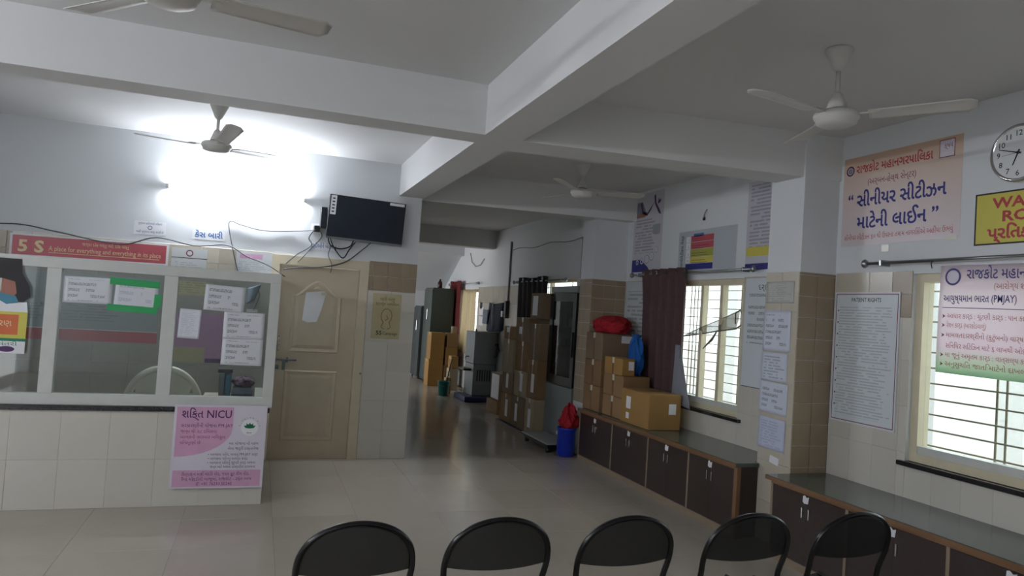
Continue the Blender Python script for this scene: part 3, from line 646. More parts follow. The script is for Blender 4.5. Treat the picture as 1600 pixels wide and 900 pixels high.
for k, (y, z, w_, h_) in enumerate(((13.33, 1.50, .28, .15), (13.3, 1.3, .28, .17), (13.28, 1.62, .15, .12))):
    sheet('paper_notice', ['white notice sheet on the far wall, upper one of two', 'white notice sheet on the far wall, lower one of two', 'small dark sticker on the far wall beside the window'][k], 'notice', F_right(y, z, XW-.0065), w_, h_, ['paper', 'paper', 'book_dark'][k])

# ---------------------------------------------------------------- curtains and rods
def rod(label, y0, y1, z, x=XW-.07, m='steel'):
    r = thing('curtain_rod', label, 'curtain rod', (x, y0, z), 0, 'curtain rods')
    MB().tube([(0, 0, 0), (0, y1-y0, 0)], .011, 10).build('pole', m, r)
    for y in (-.02, y1-y0+.02): MB().lathe([(.005, -.03), (.02, -.02), (.026, 0), (.02, .02), (.005, .03)], 14).build('finial', m, r, (0, y, 0))
    for y in (.12, y1-y0-.12): bb(-.012, XW-x, y-.008, y+.008, -.02, .02, .003).build('bracket', m, r)
    return r
rod('steel curtain rod over the window with the brown curtain', 5.12, 7.2, 2.10); rod('steel curtain rod carrying the pink and green banner', 1.9, 3.88, 2.093)
rod('thin curtain rod with the black curtain behind the box pile', 9.1, 11.2, 2.09); rod('short curtain rod above the backlit far window', 13.3, 15.5, 2.11)
def curtain(name, label, m, ya, yb, zt, zb, x, folds, amp, pinch=0., shift=0., eyelets=0, flare=None, ntop=None):
    def fn(u, v):
        k = 1-pinch*math.sin(math.pi*min(1, v*1.0))**2 if pinch else 1
        y = ya+(yb-ya)*u; yc = (ya+yb)/2+shift*(1-v)
        y = yc+(y-(ya+yb)/2)*k
        if flare: y += flare(u, v)
        return (x+amp*(.6+.5*(1-v))*math.sin(2*math.pi*folds*u+.6*math.sin(5*v)), y, zb+(zt-zb)*v+.012*math.sin(9*u))
    o = MB().grid(fn, int(folds*10), 16, .003).build(name, m); tag(o, label, 'curtain', None)
    for k in range(eyelets):
        u = (k+.5)/eyelets; p = fn(u, .97)
        e = MB().tube([(0, .02*math.cos(a), .02*math.sin(a)) for a in [2*math.pi*i/16 for i in range(16)]], .005, 6, True).build('eyelet', 'chrome', o, (p[0]-.006, p[1], p[2]))
    return o
def bc(u, v):                                    # the brown curtain: hangs from the rod, gathered, bottom corner swept over the sill
    y = 6.98-(.88)*u; w = (1-v)
    y += -.10*w*(1-u)+.16*math.sin(math.pi*w)**1*(u)*(-.15)+(.02*w*u)
    z = .93+(2.15-.93)*v + .02*math.sin(7*u)*(1-v)-.11*(1-v)**2*(1-.4*u)
    return (XW-.085+(.030+.012*w)*math.sin(2*math.pi*5.5*u+.8*math.sin(3*v))+.0*w, y, z)
o = MB().grid(bc, 66, 18, .003).build('curtain', 'curtain_brown'); tag(o, 'dark brown eyelet curtain drawn to one side of the barred window', 'curtain')
def bl_(u, v):                                   # grey lining corner swept out below
    return (XW-.10-.03*math.sin(3.1*u)*(1-v), (6.20+.04*(1-v))*(1-u)+(6.10-.22*(1-v)**1.1)*u, .78+.60*v+.08*(1-v)*(1-u))
MB().grid(bl_, 12, 16, .003).build('lining', 'curtain_lining', o)
for k, u in enumerate((.06, .2, .36, .93)):
    p = bc(u, .965); MB().tube([(0, .022*math.cos(a), .022*math.sin(a)) for a in [2*math.pi*i/16 for i in range(16)]], .006, 6, True).build('eyelet', 'chrome', o, (p[0]-.012, p[1], p[2]))
curtain('curtain', 'black eyelet curtain hanging behind the box pile', 'curtain_black', 9.70, 10.95, 2.15, 1.0, XW-.075, 6, .025, eyelets=3)
curtain('curtain', 'narrow red curtain beside the far backlit window', 'curtain_red', 14.45, 15.4, 2.17, .3, XW-.09, 3.5, .03)
curtain('curtain', 'pale cream curtain glowing against the far window', 'curtain_cream', 13.5, 14.5, 1.98, .7, XW-.03, 6, .018)
def nt(u, v):                                    # torn net caught in the window bars
    A, B, C_ = Vector((XW+.045, 6.284, 1.467)), Vector((XW+.045, 5.413, 1.745)), Vector((XW+.045, 5.444, 1.576))
    p = A.lerp(C_, u).lerp(A.lerp(B, u), v); p.x += .012*math.sin(6*u+3*v); p.z -= .03*math.sin(math.pi*u)*(1-v)*0; return p
nc = tag(MB().grid(nt, 20, 6, .001).build('torn_net', 'net_cloth'), 'torn pale net cloth caught across the window bars', 'cloth')
MB().tube([nt(i/12, 0) for i in range(13)]+[Vector((XW+.045, 5.36, 1.62)), Vector((XW+.045, 5.345, 1.70)), Vector((XW+.045, 5.40, 1.745)), Vector((XW+.045, 5.46, 1.72)), Vector((XW+.045, 5.46, 1.62))], .007, 6).build('hem', 'hem_grey', nc)
MB().tube([Vector((XW+.045, 5.72, 1.55)), Vector((XW+.045, 5.80, 1.46)), Vector((XW+.045, 5.94, 1.362))], [.006, .014, .004], 6).build('loose_strand', 'hem_grey', nc)
MB().tube([nt(i/12, 1) for i in range(13)], .004, 6).build('hem', 'hem_grey', nc)

# ---------------------------------------------------------------- signs and posters, right wall
PX = XW-.0005
s = sheet('wall_poster', 'orange and pink senior citizen line poster above the near window', 'poster', F_right(4.20, 2.235, PX), .955, .65,
    print_mat('senior_print', 'd8b0a0', 'b06a6a', .955, .65, .03, stops=((0, 'd9cdd1'), (.5, 'dac8c3'), (.8, 'd6bfb0'), (1, 'ccac92')), my0=2, strength=0), rot=.0)
text(s, 'રાજકોટ મહાનગરપાિલકા', .115, .53, .085, 'ink_red', .63, bold=.015)
text(s, '(અર્બન-હેલ્થ સેન્ટર)', .22, .435, .062, 'ink_maroon', .40)
text(s, '“ સીનીયર સીટીઝન', .05, .285, .13, 'ink_blue', .80, bold=.02)
text(s, 'માટેની લાઈન ”', .14, .125, .13, 'ink_blue', .66, bold=.02)
text(s, 'સીનીયર સીટીઝન ૬૦ થી ઉપરના તમામ નાગરિકોએ અહીંયા ઉભવું', .03, .045, .05, 'ink_red', .88)
ring(s, 'emblem', .06, .555, .026, .037, 'ink_purple'); patch(s, 'emblem', disc(.06, .555, .02), 'grey_cloth')
patch(s, 'emblem_frame', rect(.79, .52, .90, .635), 'ink_maroon'); patch(s, 'emblem', rect(.795, .525, .895, .63), 'poster_pinkwhite', .0018); text(s, 'ક્ષય', .825, .58, .045, 'ink_maroon', .06, z=.0024)
sheet('tape_piece', 'clear tape scrap under the senior citizen poster', 'tape', F_right(3.83, 2.18, PX), .06, .045, 'tape_clear'); sheet('tape_piece', 'shiny tape scrap at the corner of the senior citizen poster', 'tape', F_right(3.34, 2.225, PX-.002), .08, .025, 'tape_clear')
# clock
k = thing('wall_clock', 'round white wall clock with chrome rim on the right wall', 'clock'); k.matrix_world = F_right(2.88, 2.69, XW)
MB().lathe([(.15, 0), (.165, .004), (.17, .02), (.165, .034), (.15, .038), (.148, .03), (.02, .03)], 40).build('rim', 'chrome', k); MB().prism(disc(0, 0, .151, n=40), .005, .031).build('dial', 'clock_face', k)
for n_ in range(1, 13):
    a = math.pi/2-n_*math.pi/6; text(k, str(n_), .115*math.cos(a), .115*math.sin(a)-.016, .045, 'ink_black', align='CENTER', z=.0315, bold=.01)
def hand(a, L, w, z): return MB().prism([(-.02, -w), (L, -w*.5), (L, w*.5), (-.02, w)], z, z+.001).build('clock_hand', 'ink_black', k, None, (0, 0, a))
hand(math.pi/2-R(287), .118, .004, .034); hand(math.pi/2-R(203), .075, .005, .0325); hand(math.pi/2-R(265), .09, .0012, .036); MB().prism(disc(0, 0, .008), .03, .038).build('hub', 'ink_black', k)
# waiting room sign
s = sheet('wall_sign', 'yellow waiting room sign with black border below the clock', 'sign', F_right(3.147, 2.175, PX), .70, .31, 'sign_yellow', .003)
for q in ((0, 0, .70, .010), (0, .30, .70, .31), (0, 0, .010, .31), (.69, 0, .70, .31)): patch(s, 'border', rect(*q), 'ink_black', .003)
text(s, 'WAITING', .11, .215, .085, 'ink_red', .48, bold=.03, z=.0034); text(s, 'ROOM', .165, .135, .085, 'ink_red', .34, bold=.03, z=.0034); text(s, 'પ્રિતક્ષા ખંડ', .085, .035, .095, 'ink_red', .50, bold=.03, z=.0034)
# banner on the rod
BW, BH = 1.0, .655
bm_ = cloth_mat('pmjay_sheet', 'e0d0d8', .65, ((0, 'bfdcc2'), (.10, 'd8e2d2'), (.24, 'efe3ea'), (.7, 'f6eef3'), (1, 'f0e6ee')), BH)
o = MB().grid(lambda u, v: (u*BW, v*BH, .006*math.sin(7*u+2*v)*(1-v)), 24, 14, .0012).build('hanging_banner', bm_); o.matrix_world = F_right(3.30, 1.40, XW-.084) @ Matrix.Rotation(R(-.6), 4, 'Z'); tag(o, 'pink and green health scheme banner hung from the rod over the near window', 'banner')
Z = .008
text(o, 'રાજકોટ મહાનગરપાિલકા', .18, .573, .085, 'faded_blue', .60, bold=.012, z=Z); text(o, '(આરોગ્ય શાખા)', .35, .512, .05, 'faded_red', .24, z=Z)
text(o, 'આયુષ્યમાન ભારત (PMJAY)', .035, .435, .06, 'faded_blue', .45, bold=.012, z=Z)
patch(o, 'rule', rect(.03, .396, .98, .400), 'faded_blue', Z-.001)
for i, ln in enumerate(('આધાર કાર્ડ : ચૂંટણી કાર્ડ : પાન કાર્ડ', 'રેશન કાર્ડ (બારકોડવાળું)', 'મામલતદારશ્રીનો (કુટુંબનો) વાર્ષિક આવક', 'સિનિયર સિટિઝન માટે ૬ લાખથી ઓછી', 'મા જૂનું અમૃતમ કાર્ડ : વાત્સલ્ય કાર્ડ', 'અનુસુચિત જાતિ માટેનો દાખલો')):
    yy = (.335, .28, .22, .155, .10, .045)[i]; text(o, ln, .065, yy, .042, 'faded_red', [.50, .25, .60, .50, .52, .50][i], z=Z)
    if i != 3: text(o, '➤', .032, yy, .035, 'ink_maroon', .022, z=Z)
ring(o, 'emblem', .09, .585, .040, .052, 'faded_blue', Z-.002); patch(o, 'emblem', disc(.09, .585, .038), 'poster_pinkwhite', Z-.003)
tag(MB().tube([(XW-.07, 3.36, 2.10), (XW-.095, 3.355, 2.07), (XW-.09, 3.35, 2.04)], .003, 6).build('tie_string', 'cable_black'), 'dark string tying the banner to the rod', 'string')
# patient rights
s = sheet('notice_board', 'white patient rights notice with a dark border beside the near window', 'notice', F_right(4.215, .965, XW-.0065), .57, .935, print_mat('rights_print', 'd3dadf', '35373c', .57, .935, .020, .42, .08, .05, .11, .18, .5, 1.4), .006, rot=-.0)
for q in ((.012, .012, .558, .018), (.012, .917, .558, .923), (.012, .012, .018, .923), (.552, .012, .558, .923)): patch(s, 'border', rect(*q), 'ink_maroon', .006)
text(s, 'PATIENT RIGHTS', .285, .865, .042, 'ink_black', .26, 'CENTER', .01, .0066)
for i in range(9): patch(s, 'bullet', disc(.037, .80-.085*i, .006), 'ink_black', .006)
# notices beside the curtained window
sheet('notice_board', 'white text notice half hidden by the brown curtain', 'notice', F_right(7.44, 1.15, XW-.0065), .62, .88, print_mat('left_notice', 'cfd6da', '44464c', .62, .88, .045, .5, .08, .05, .12, .15, .7, 1.3), .005)
s = sheet('notice_board', 'white text notice between the curtained window and the pillar', 'notice', F_right(5.262, 1.085, XW-.0065), .60, .94, print_mat('right_notice', 'd0d7dd', '44464c', .60, .94, .052, .5, .08, .4, .14, .15, .7, 1.3), .005)
text(s, 'દર્દીના', .17, .84, .07, 'ink_black', .2, z=.0056); patch(s, 'border', rect(0, 0, .6, .006), 'ink_black', .005)
# tall banners over the window
s = sheet('wall_banner', 'tall blue and white hand washing banner beside the tiled pillar', 'banner', F_right(7.36, 2.14, PX), .63, .89, print_mat('tall_print', 'c9c7d0', '63516b', .63, .89, .034, .5, .07, .24, .33, .35, .75))
patch(s, 'footer', [(0, 0), (.4, 0), (.36, .05), (.2, .14), (0, .14)], 'ink_blue')
for i, (x, y, r) in enumerate(((.12, .11, .028), (.22, .12, .032), (.33, .14, .042), (.43, .17, .042), (.52, .24, .03))): ring(s, 'bubble', x, y, r*.6, r, 'poster_pinkwhite', .0018); ring(s, 'bubble', x, y, r, r*1.12, 'ink_blue', .0018)
patch(s, 'photo', [(.05, .62), (.24, .62), (.24, .7), (.17, .80), (.05, .80)], 'grey_cloth'); patch(s, 'photo', [(.05, .62), (.25, .63), (.28, .68), (.12, .67)], 'skin', .0018); patch(s, 'photo', rect(.42, .42, .58, .52), 'poster_grey')
for pl in ([(.42, .84), (.45, .86), (.47, .76), (.56, .66), (.58, .62), (.53, .64), (.44, .75)], [(.13, .78), (.16, .80), (.19, .70), (.28, .66), (.36, .72), (.43, .78), (.36, .69), (.28, .63), (.17, .67)]): patch(s, 'ribbon', pl, 'ink_purple', .0018)
patch(s, 'ribbon', [(.50, .74), (.56, .76), (.57, .80), (.54, .78), (.52, .81)], 'ink_purple', .0018)
s = sheet('wall_banner', 'waste segregation chart with red yellow and blue bands over the curtained window', 'banner', F_right(6.39, 2.125, PX), .95, .40, print_mat('bmw_print', 'b9c0c8', '6b6f78', .95, .40, .022, .5, .70, .1, .12, .2, .6), rot=-.0)
patch(s, 'heading', rect(.26, .335, .43, .365), 'ink_lightblue'); patch(s, 'red_band', rect(.22, .285, .60, .345), 'ink_pink' if 0 else 'sign_red'); patch(s, 'red_band', rect(.22, .215, .60, .28), 'sign_red'); patch(s, 'green_band', rect(.22, .135, .60, .21), 'ink_olive'); patch(s, 'yellow_band', rect(.22, .075, .60, .13), 'sign_yellow'); patch(s, 'blue_band', rect(.14, .01, .60, .068), 'ink_blue')
for i, (z0, z1) in enumerate(((.285, .34), (.215, .28), (.135, .21), (.075, .13))): patch(s, 'row_label', rect(.135, z0, .21, z1), 'paper'); text(s, str(i+1), .17, z0+.012, .035, 'ink_black', z=.0024)
for i in range(4):
    for j in range(2): patch(s, 'print_line', rect(.24, .303-.072*i-.022*j+.01, .24+.3*(.7+.3*((i*3+j*5) % 4)/4), .308-.072*i-.022*j+.01), 'ink_maroon', .0018)
text(s, 'બાયોમેડીકલ વેસ્ટ', .085, .03, .06, 'ink_black', .33, bold=.015, rot=math.pi/2)
s = sheet('wall_banner', 'tall text banner with a yellow strip between the window and the pillar', 'banner', F_right(5.305, 2.10, PX), .55, .78, print_mat('tall2_print', 'c4c3cd', '5b4a6a', .55, .78, .032, .5, .07, .24, .04, .35, .7))
patch(s, 'footer', rect(0, 0, .55, .055), 'ink_blue'); patch(s, 'yellow_strip', rect(.01, .12, .55, .20), 'sign_yellow')
c = thing('wall_clip', 'small steel hook fixed on the wall above the segregation chart', 'hook'); c.matrix_world = F_right(5.98, 2.61, XW)
MB().box(0, .035, 0, .03, 0, .012, None, .002).build('base', 'black_plastic', c); MB().tube([(.02, .02, .01), (.05, .05, .03), (.075, .08, .03), (.08, .10, .02)], .006, 6).build('arm', 'steel', c)
# sheets taped on the pillar
PF = 3.6995
def pp(label, y, z, w, h, pitch, ink='4c5160', **kk): return sheet('paper_notice', label, 'notice', F_right(y, z, PF), w, h, print_mat('pillar_print', kk.get('bgc', 'cfd5e4'), ink, w, h, pitch, .5, .1, .08, .1, .3, .7, 1.0), rot=kk.get('rot', 0), group='papers taped to the pillar', wav=.004)
s = pp('grey printed sheet with a round emblem, topmost on the pillar', 4.583, 1.795, .30, .165, .016, '7d807a', bgc='b4b5b0'); ring(s, 'emblem', .155, .085, .022, .028, 'poster_grey', .009)
pp('large handwritten sheet on the pillar under the emblem sheet', 4.60, 1.43, .30, .31, .045); pp('small typed sheet on the pillar, third from its top', 4.60, 1.205, .285, .215, .022); pp('handwritten sheet on the pillar just above the lowest paper', 4.61, .965, .31, .235, .042, rot=-1.5); pp('lined table sheet, lowest paper on the pillar', 4.60, .695, .295, .235, .02, '8088a8', bgc='c6cbe2', rot=-1)
sheet('paper_scrap', 'torn white paper scrap on the pillar below the sheets', 'paper', F_right(4.46, .60, PF), .10, .055, 'paper', rot=-8)

# ---------------------------------------------------------------- back wall posters and notices
PB = YB-.0065
s = sheet('wall_poster', 'tan campaign poster with a drawn figure under the brown tile band', 'poster', F_back(1.10, 1.235, PB), .295, .465, 'poster_tan', .002)
text(s, 'મારો મંત્ર', .15, .395, .05, 'ink_black', .15, 'CENTER', z=.0028); text(s, 'સ્વચ્છ અભિયાન', .15, .345, .045, 'ink_black', .24, 'CENTER', z=.0028); text(s, '5S', .05, .04, .058, 'ink_black', .06, bold=.02, z=.0028); text(s, 'Campaign', .12, .042, .045, 'ink_black', .15, z=.0028)
for pts in ([(.15+.055*math.cos(a), .235+.075*math.sin(a)) for a in [R(d) for d in range(-60, 241, 20)]], [(.12, .17), (.10, .12), (.13, .10)], [(.18, .17), (.20, .12), (.17, .10)], [(.15, .24), (.17, .21), (.14, .19)]):
    MB().tube([(x, y, .002) for x, y in pts], .003, 5).build('drawn_line', 'ink_maroon', s)
s = sheet('wall_banner', 'long red 5S banner above the reception screen', 'banner', F_back(-2.11, 1.80, PB), 1.275, .21, 'paper', .003, rot=.5)
patch(s, 'red_panel', rect(.02, .025, 1.255, .195), 'sign_red', .003); text(s, '5 S', .06, .055, .145, 'ivory_text', .20, bold=.03, z=.0035)
text(s, 'A place for everything and everything in its place', .30, .075, .062, 'ivory_text', .91, z=.0035); text(s, 'જગ્યા દરેક વસ્તુ માટે, દરેક વસ્તુ', .56, .14, .04, 'ivory_text', .38, z=.0035); patch(s, 'rule', rect(.30, .055, 1.2, .060), 'ivory_text', .0032)
s = sheet('wall_notice', 'printed certificate with a round seal right of the red 5S banner', 'notice', F_back(-.81, 1.74, PB), .31, .26, print_mat('cert_print', 'cdd0d2', '5b6068', .31, .26, .02, .4, .12, .1, .5, .3, .5), .002); ring(s, 'seal', .155, .215, .022, .032, 'ink_maroon', .002); patch(s, 'rule', rect(.0, .165, .31, .172), 'ink_black', .002)
s = sheet('wall_notice', 'pink headed chart on the tiles left of the door', 'notice', F_back(-.24, 1.77, PB), .36, .245, print_mat('chart_print', 'cfd3d6', '6b7f86', .36, .245, .02, .45, .06, .05, .4, .4, .5), .002); patch(s, 'heading', rect(.03, .18, .24, .225), 'ink_pink', .002)
s = sheet('wall_notice', 'small white notice with a circle symbol on the wall above the red banner', 'notice', F_back(-1.145, 2.095, YB-.0005), .27, .125, 'paper', .001, rot=1); text(s, 'ધુમ્રપાન પ્રિતબંધિત વિસ્તાર', .135, .095, .028, 'ink_blue', .20, 'CENTER', z=.0016); text(s, 'અહીં ધુમ્રપાન કરવું મનાઈ છે', .135, .018, .028, 'ink_blue', .23, 'CENTER', z=.0016); ring(s, 'symbol', .135, .065, .014, .019, 'ink_blue', .0014)
s = sheet('wall_notice', 'white sign with large blue case window lettering above the screen', 'notice', F_back(-.645, 2.095, YB-.0005), .29, .085, 'paper', .001, rot=.5); text(s, 'કેસ બારી', .145, .022, .075, 'ink_lightblue', .25, 'CENTER', .02, z=.0016)
s = sheet('wall_notice', 'small blue lettered sign behind the hanging cables below the television', 'notice', F_back(.43, 2.095, YB-.0005), .28, .075, 'paper', .001); text(s, 'દર્દીઓને બેસવાનું', .14, .02, .06, 'ink_lightblue', .25, 'CENTER', .01, z=.0016)
# inside the booth
s = sheet('wall_poster', 'long grey and red 5S steps poster on the wall inside the booth', 'poster', F_back(-1.98, 1.085, PB), 1.10, .60, print_mat('steps_print', '9ea3a8', '3c4046', 1.10, .60, .026, .4, .04, .30, .45, .5, .5), .002)
patch(s, 'red_strip', rect(0, 0, 1.10, .10), 'sign_red', .002); patch(s, 'rule', rect(0, .10, 1.1, .106), 'paper', .002); text(s, 'Sort', .14, .30, .045, 'ink_black', .08, z=.0028); text(s, 'Order', .52, .36, .045, 'ink_black', .11, z=.0028)
s = sheet('wall_poster', 'pink poster on the wall inside the booth, seen behind the taped papers', 'poster', F_back(-.77, .925, PB), .47, .465, print_mat('pinkposter', 'b98bb0', '5c2b58', .47, .465, .04, .5, .5, .1, .05, .2, .7), .002); patch(s, 'green_part', rect(0, 0, .31, .14), 'poster_tan', .002); patch(s, 'footer', rect(.32, 0, .47, .04), 'ink_purple', .002)
sheet('wall_notice', 'yellowish notice near the top of the wall inside the booth', 'notice', F_back(-.755, 1.56, PB), .33, .13, print_mat('yellow_note', 'c7bd93', '6b6650', .33, .13, .022), .002)
b = thing('cloth_bag', 'grey cloth pouch hanging inside the booth by the door', 'bag', (-.05, YB-.012, 1.45)); MB().grid(lambda u, v: (-.07+.13*u*(.6+.4*v), -.03*math.sin(math.pi*u), .06+.15*v+.05*u), 10, 8, .003).build('pouch', 'grey_cloth', b); MB().tube([(.02, 0, .24), (.05, -.01, .15), (.02, -.01, .05), (0, -.01, .0)], .004, 6).build('string', 'cable_grey', b); bb(-.06, .04, -.004, .006, -.02, .01).build('tag', 'paper', b)
# papers stuck on the glass
GF = YP+.04-.0035
def gp(label, x, z, w, h, pitch, rot=0., ink='4a4f58', bgc='d8dae0', wav=.003): return sheet('paper_notice', label, 'notice', F_back(x, z, GF), w, h, print_mat('glass_paper', bgc, ink, w, h, pitch, .5, .1, .08, .1, .3, .65, 1.0), rot=rot, group='papers taped to the reception glass', wav=wav)
gp('handwritten sheet taped to the glass left of the green taped sheet', -1.322, 1.46, .31, .19, .042, .5)
s = gp('white sheet taped with green tape to the reception glass', -.998, 1.445, .285, .185, .05, -2, '9aa3b8')
for q in (rect(-.04, .165, .29, .215), rect(-.04, -.025, .29, .022), rect(.262, .02, .31, .12)): patch(s, 'green_tape', q, 'green_tape', .0065)
gp('handwritten sheet highest on the glass pane next to the door', -.395, 1.465, .285, .195, .048, -2); gp('small white printed slip on the glass next to the door', -.56, 1.245, .15, .22, .014, -2, 'b0b4bc', 'e0e2ea'); gp('upper of two large handwritten sheets on the glass next to the door', -.245, 1.255, .295, .205, .045); gp('lower of two large handwritten sheets on the glass next to the door', -.245, 1.055, .295, .205, .045, -.5)
s = sheet('glass_poster', 'yellow and orange poster with a masked woman on the glass screen', 'poster', F_back(-2.05, 1.085, YP+.008), .53, .29, 'sign_yellow', .0015)
patch(s, 'orange_panel', rect(.02, .13, .48, .27), 'ink_orange', .0015); patch(s, 'green_band', rect(0, .085, .53, .105), 'ink_green', .0015); patch(s, 'white_band', rect(0, 0, .53, .085), 'paper', .0015); patch(s, 'logo', disc(.42, .03, .05, .02), 'ink_purple', .0019)
text(s, 'કોરોના રસીકરણ', .08, .19, .06, 'ivory_text', .36, z=.002); text(s, 'ધન્વંતરી', .30, .055, .035, 'ink_green', .18, z=.002)
patch(s, 'portrait_hair', [(.30, .66), (.47, .66), (.48, .56), (.53, .47), (.54, .40), (.50, .36), (.44, .36), (.44, .5), (.36, .52), (.30, .52)], 'hair_dark', .0015); patch(s, 'portrait_face', [(.36, .52), (.44, .50), (.455, .42), (.42, .37), (.36, .38)], 'skin', .0019); patch(s, 'portrait_mask', [(.35, .42), (.45, .40), (.47, .36), (.40, .34), (.35, .37)], 'book_blue', .0022); patch(s, 'portrait_coat', [(.26, .29), (.53, .29), (.52, .36), (.42, .345), (.37, .36), (.30, .50), (.26, .50)], 'paper', .0015)
# NICU poster
s = sheet('wall_poster', 'pink and white NICU poster on the tiled reception counter front', 'poster', F_back(-.53, .135, YP-.022), .65, .62, 'poster_pinkwhite', .0015, rot=.0)
pk = [(.018, .235), (.018, .605), (.41, .605)]+[(.41-.39*(1-math.cos(R(a)))*1.0, .45-.215*math.sin(R(a))+(.0)) for a in range(0, 91, 10)]
patch(s, 'pink_panel', pk, 'ink_pink', .0015); patch(s, 'pink_panel', rect(.018, .012, .632, .135), 'ink_pink', .0015)
text(s, 'શિક્ત NICU', .05, .525, .082, 'ink_purple', .345, bold=.012, z=.0022)
text(s, 'સરકારશ્રીની યોજના PM-JAY', .05, .455, .036, 'ink_purple', .36, z=.0022)
for i, (ln, w_) in enumerate((('જન્મ થી ૨૮ દિવસના', .25), ('બાળકની સારવાર બિલકુલ', .31), ('વિનામૂલ્યે છે', .14))): text(s, ln, .05, .412-.042*i, .034, 'ink_magenta', w_, z=.0022)
for i, (ln, x, w_) in enumerate((('આ યોજના નો લાભ', .39, .21), ('લેવા જરૂરી દસ્તાવેજ', .385, .22), ('• બાળકના પિતા, માતાનું PM-JAY કાર્ડ', .25, .35), ('• બાળકના પિતાનું આધાર કાર્ડ', .25, .28), ('• બાળકના પિતાનું ચૂંટણી કાર્ડ અથવા', .25, .34), ('જન્મ માટે અથવા હોસ્પિટલ દાખલાના', .27, .32))): text(s, ln, x, (.325, .287, .243, .212, .181, .15)[i], .028, 'ink_black', w_, z=.0022)
for i, (ln, x, w_) in enumerate((('ઉત્પાદન માઈ મંદિર રોડ, ૧૫૦ ફૂટ રીંગ રોડ,', .08, .47), ('રૈયા ચોકડીની બાજુમાં, રાજકોટ - ૩૬૦ ૦૦૫', .08, .49), ('✆ +91 76210 50240', .18, .25))): text(s, ln, x, (.095, .058, .022)[i], .033, 'ink_purple', w_, z=.0022)
patch(s, 'logo', disc(.53, .455, .062), 'paper', .0018)
for a in (-60, -30, 0, 30, 60): patch(s, 'logo_leaf', [(.53+.001*math.sin(R(a)), .447), (.53+.028*math.sin(R(a))-.011*math.cos(R(a)), .447+.026*math.cos(R(a))+.011*math.sin(R(a))), (.53+.05*math.sin(R(a)), .447+.045*math.cos(R(a))), (.53+.028*math.sin(R(a))+.011*math.cos(R(a)), .447+.026*math.cos(R(a))-.011*math.sin(R(a)))], 'ink_green', .0022)
text(s, 'PM-JAY', .53, .408, .018, 'ink_black', .035, 'CENTER', z=.0022)
for i in range(11):
    a = R(170-i*16); text(s, 'પ્રધાનમંત્રી જન'[i], .53+.068*math.cos(a), .455+.068*math.sin(a), .02, 'ink_green', None, 'CENTER', z=.0022, rot=a-math.pi/2)
# paper on the door
s = sheet('paper_notice', 'torn translucent paper taped to the arched door panel', 'notice', F_back(.415, 1.36, YB+.009), .20, .32, 'paper', .001)
s.data.clear_geometry(); s.data.from_pydata([(0, .02, 0), (.05, 0, 0), (.14, .01, 0), (.175, .12, 0), (.215, .30, 0), (.20, .325, 0), (.02, .30, 0), (0, .02, .001), (.05, 0, .001), (.14, .01, .001), (.175, .12, .001), (.215, .30, .001), (.20, .325, .001), (.02, .30, .001)], [], [(6, 5, 4, 3, 2, 1, 0), (7, 8, 9, 10, 11, 12, 13)]+[(i, (i+1) % 7, 7+(i+1) % 7, 7+i) for i in range(7)])
patch(s, 'tape', rect(.17, .28, .22, .31), 'tape_clear', .001)

# ---------------------------------------------------------------- television, sockets and cables
tv = thing('television', 'flat black television fixed on the wall above the door', 'television'); tv.matrix_world = F_back(.575, 2.215, YB-.10) @ Matrix.Rotation(R(-1.6), 4, 'Z') @ Matrix.Rotation(R(4), 4, 'X')
bb(0, .765, 0, .44, -.03, .0, .004).build('casing', 'black_plastic', tv); bb(.012, .753, .022, .43, .0, .002).build('screen', 'tv_black_reflection', tv); bb(.2, .56, .1, .34, -.06, -.03, .004).build('back_bulge', 'black_plastic', tv); bb(.28, .48, .12, .32, -.096, -.06).build('wall_bracket', 'steel_dull', tv)
st = bb(.015, .07, .24, .43, .002, .003).build('energy_sticker', 'paper', tv)
for k in range(5): bb(.03, .055, .262+k*.033, .276+k*.033, .003, .0034).build('print_mark', 'ink_black', st)
bb(.60, .75, .405, .432, .002, .003).build('corner_sticker', 'paper', tv); bb(0, .765, .0, .02, .0, .004).build('bottom_bezel', 'steel_dull', tv)
b = thing('set_top_box', 'small dark box stood on edge against the wall left of the television', 'box', (.545, YB-.05, 2.31)); bb(-.03, .03, -.04, .045, 0, .21, .004).build('case', 'black_plastic', b); bb(-.025, .025, -.043, -.04, .02, .19).build('front_panel', 'tv_black_reflection', b)
b = thing('wall_socket', 'black plug in a socket on the wall beside the television', 'socket', (.49, YB, 2.30)); bb(-.045, .045, -.012, 0, -.04, .05, .003).build('plate', 'paper', b); bb(-.03, .03, -.06, -.012, -.03, .03, .004).build('plug', 'black_plastic', b)
def smooth(P, n=6):
    P = [Vector(p) for p in P]; out = []
    for i in range(len(P)-1):
        a, b, c, d = P[max(i-1, 0)], P[i], P[i+1], P[min(i+2, len(P)-1)]
        for k in range(n):
            t = k/n; out.append(.5*((2*b)+(c-a)*t+(2*a-5*b+4*c-d)*t*t+(3*b-a-3*c+d)*t**3))
    return out+[P[-1]]
def cable(label, P, r=.006, m='cable_grey'): return tag(MB().tube(smooth(P), r, 6).build('cable', m), label, 'cable', 'cables on the back wall')
yc = YB-.014
cable('long grey cable sagging across the wall above the 5S banner', [(-2.6, yc, 2.02), (-2.1, yc-.004, 2.09), (-1.75, yc-.006, 2.05), (-1.25, yc-.012, 1.985), (-.95, yc-.01, 2.075), (-.62, yc-.01, 2.03), (-.33, yc-.008, 2.06), (-.15, yc-.006, 1.97), (.05, yc-.02, 1.90), (.22, yc-.03, 1.80)])
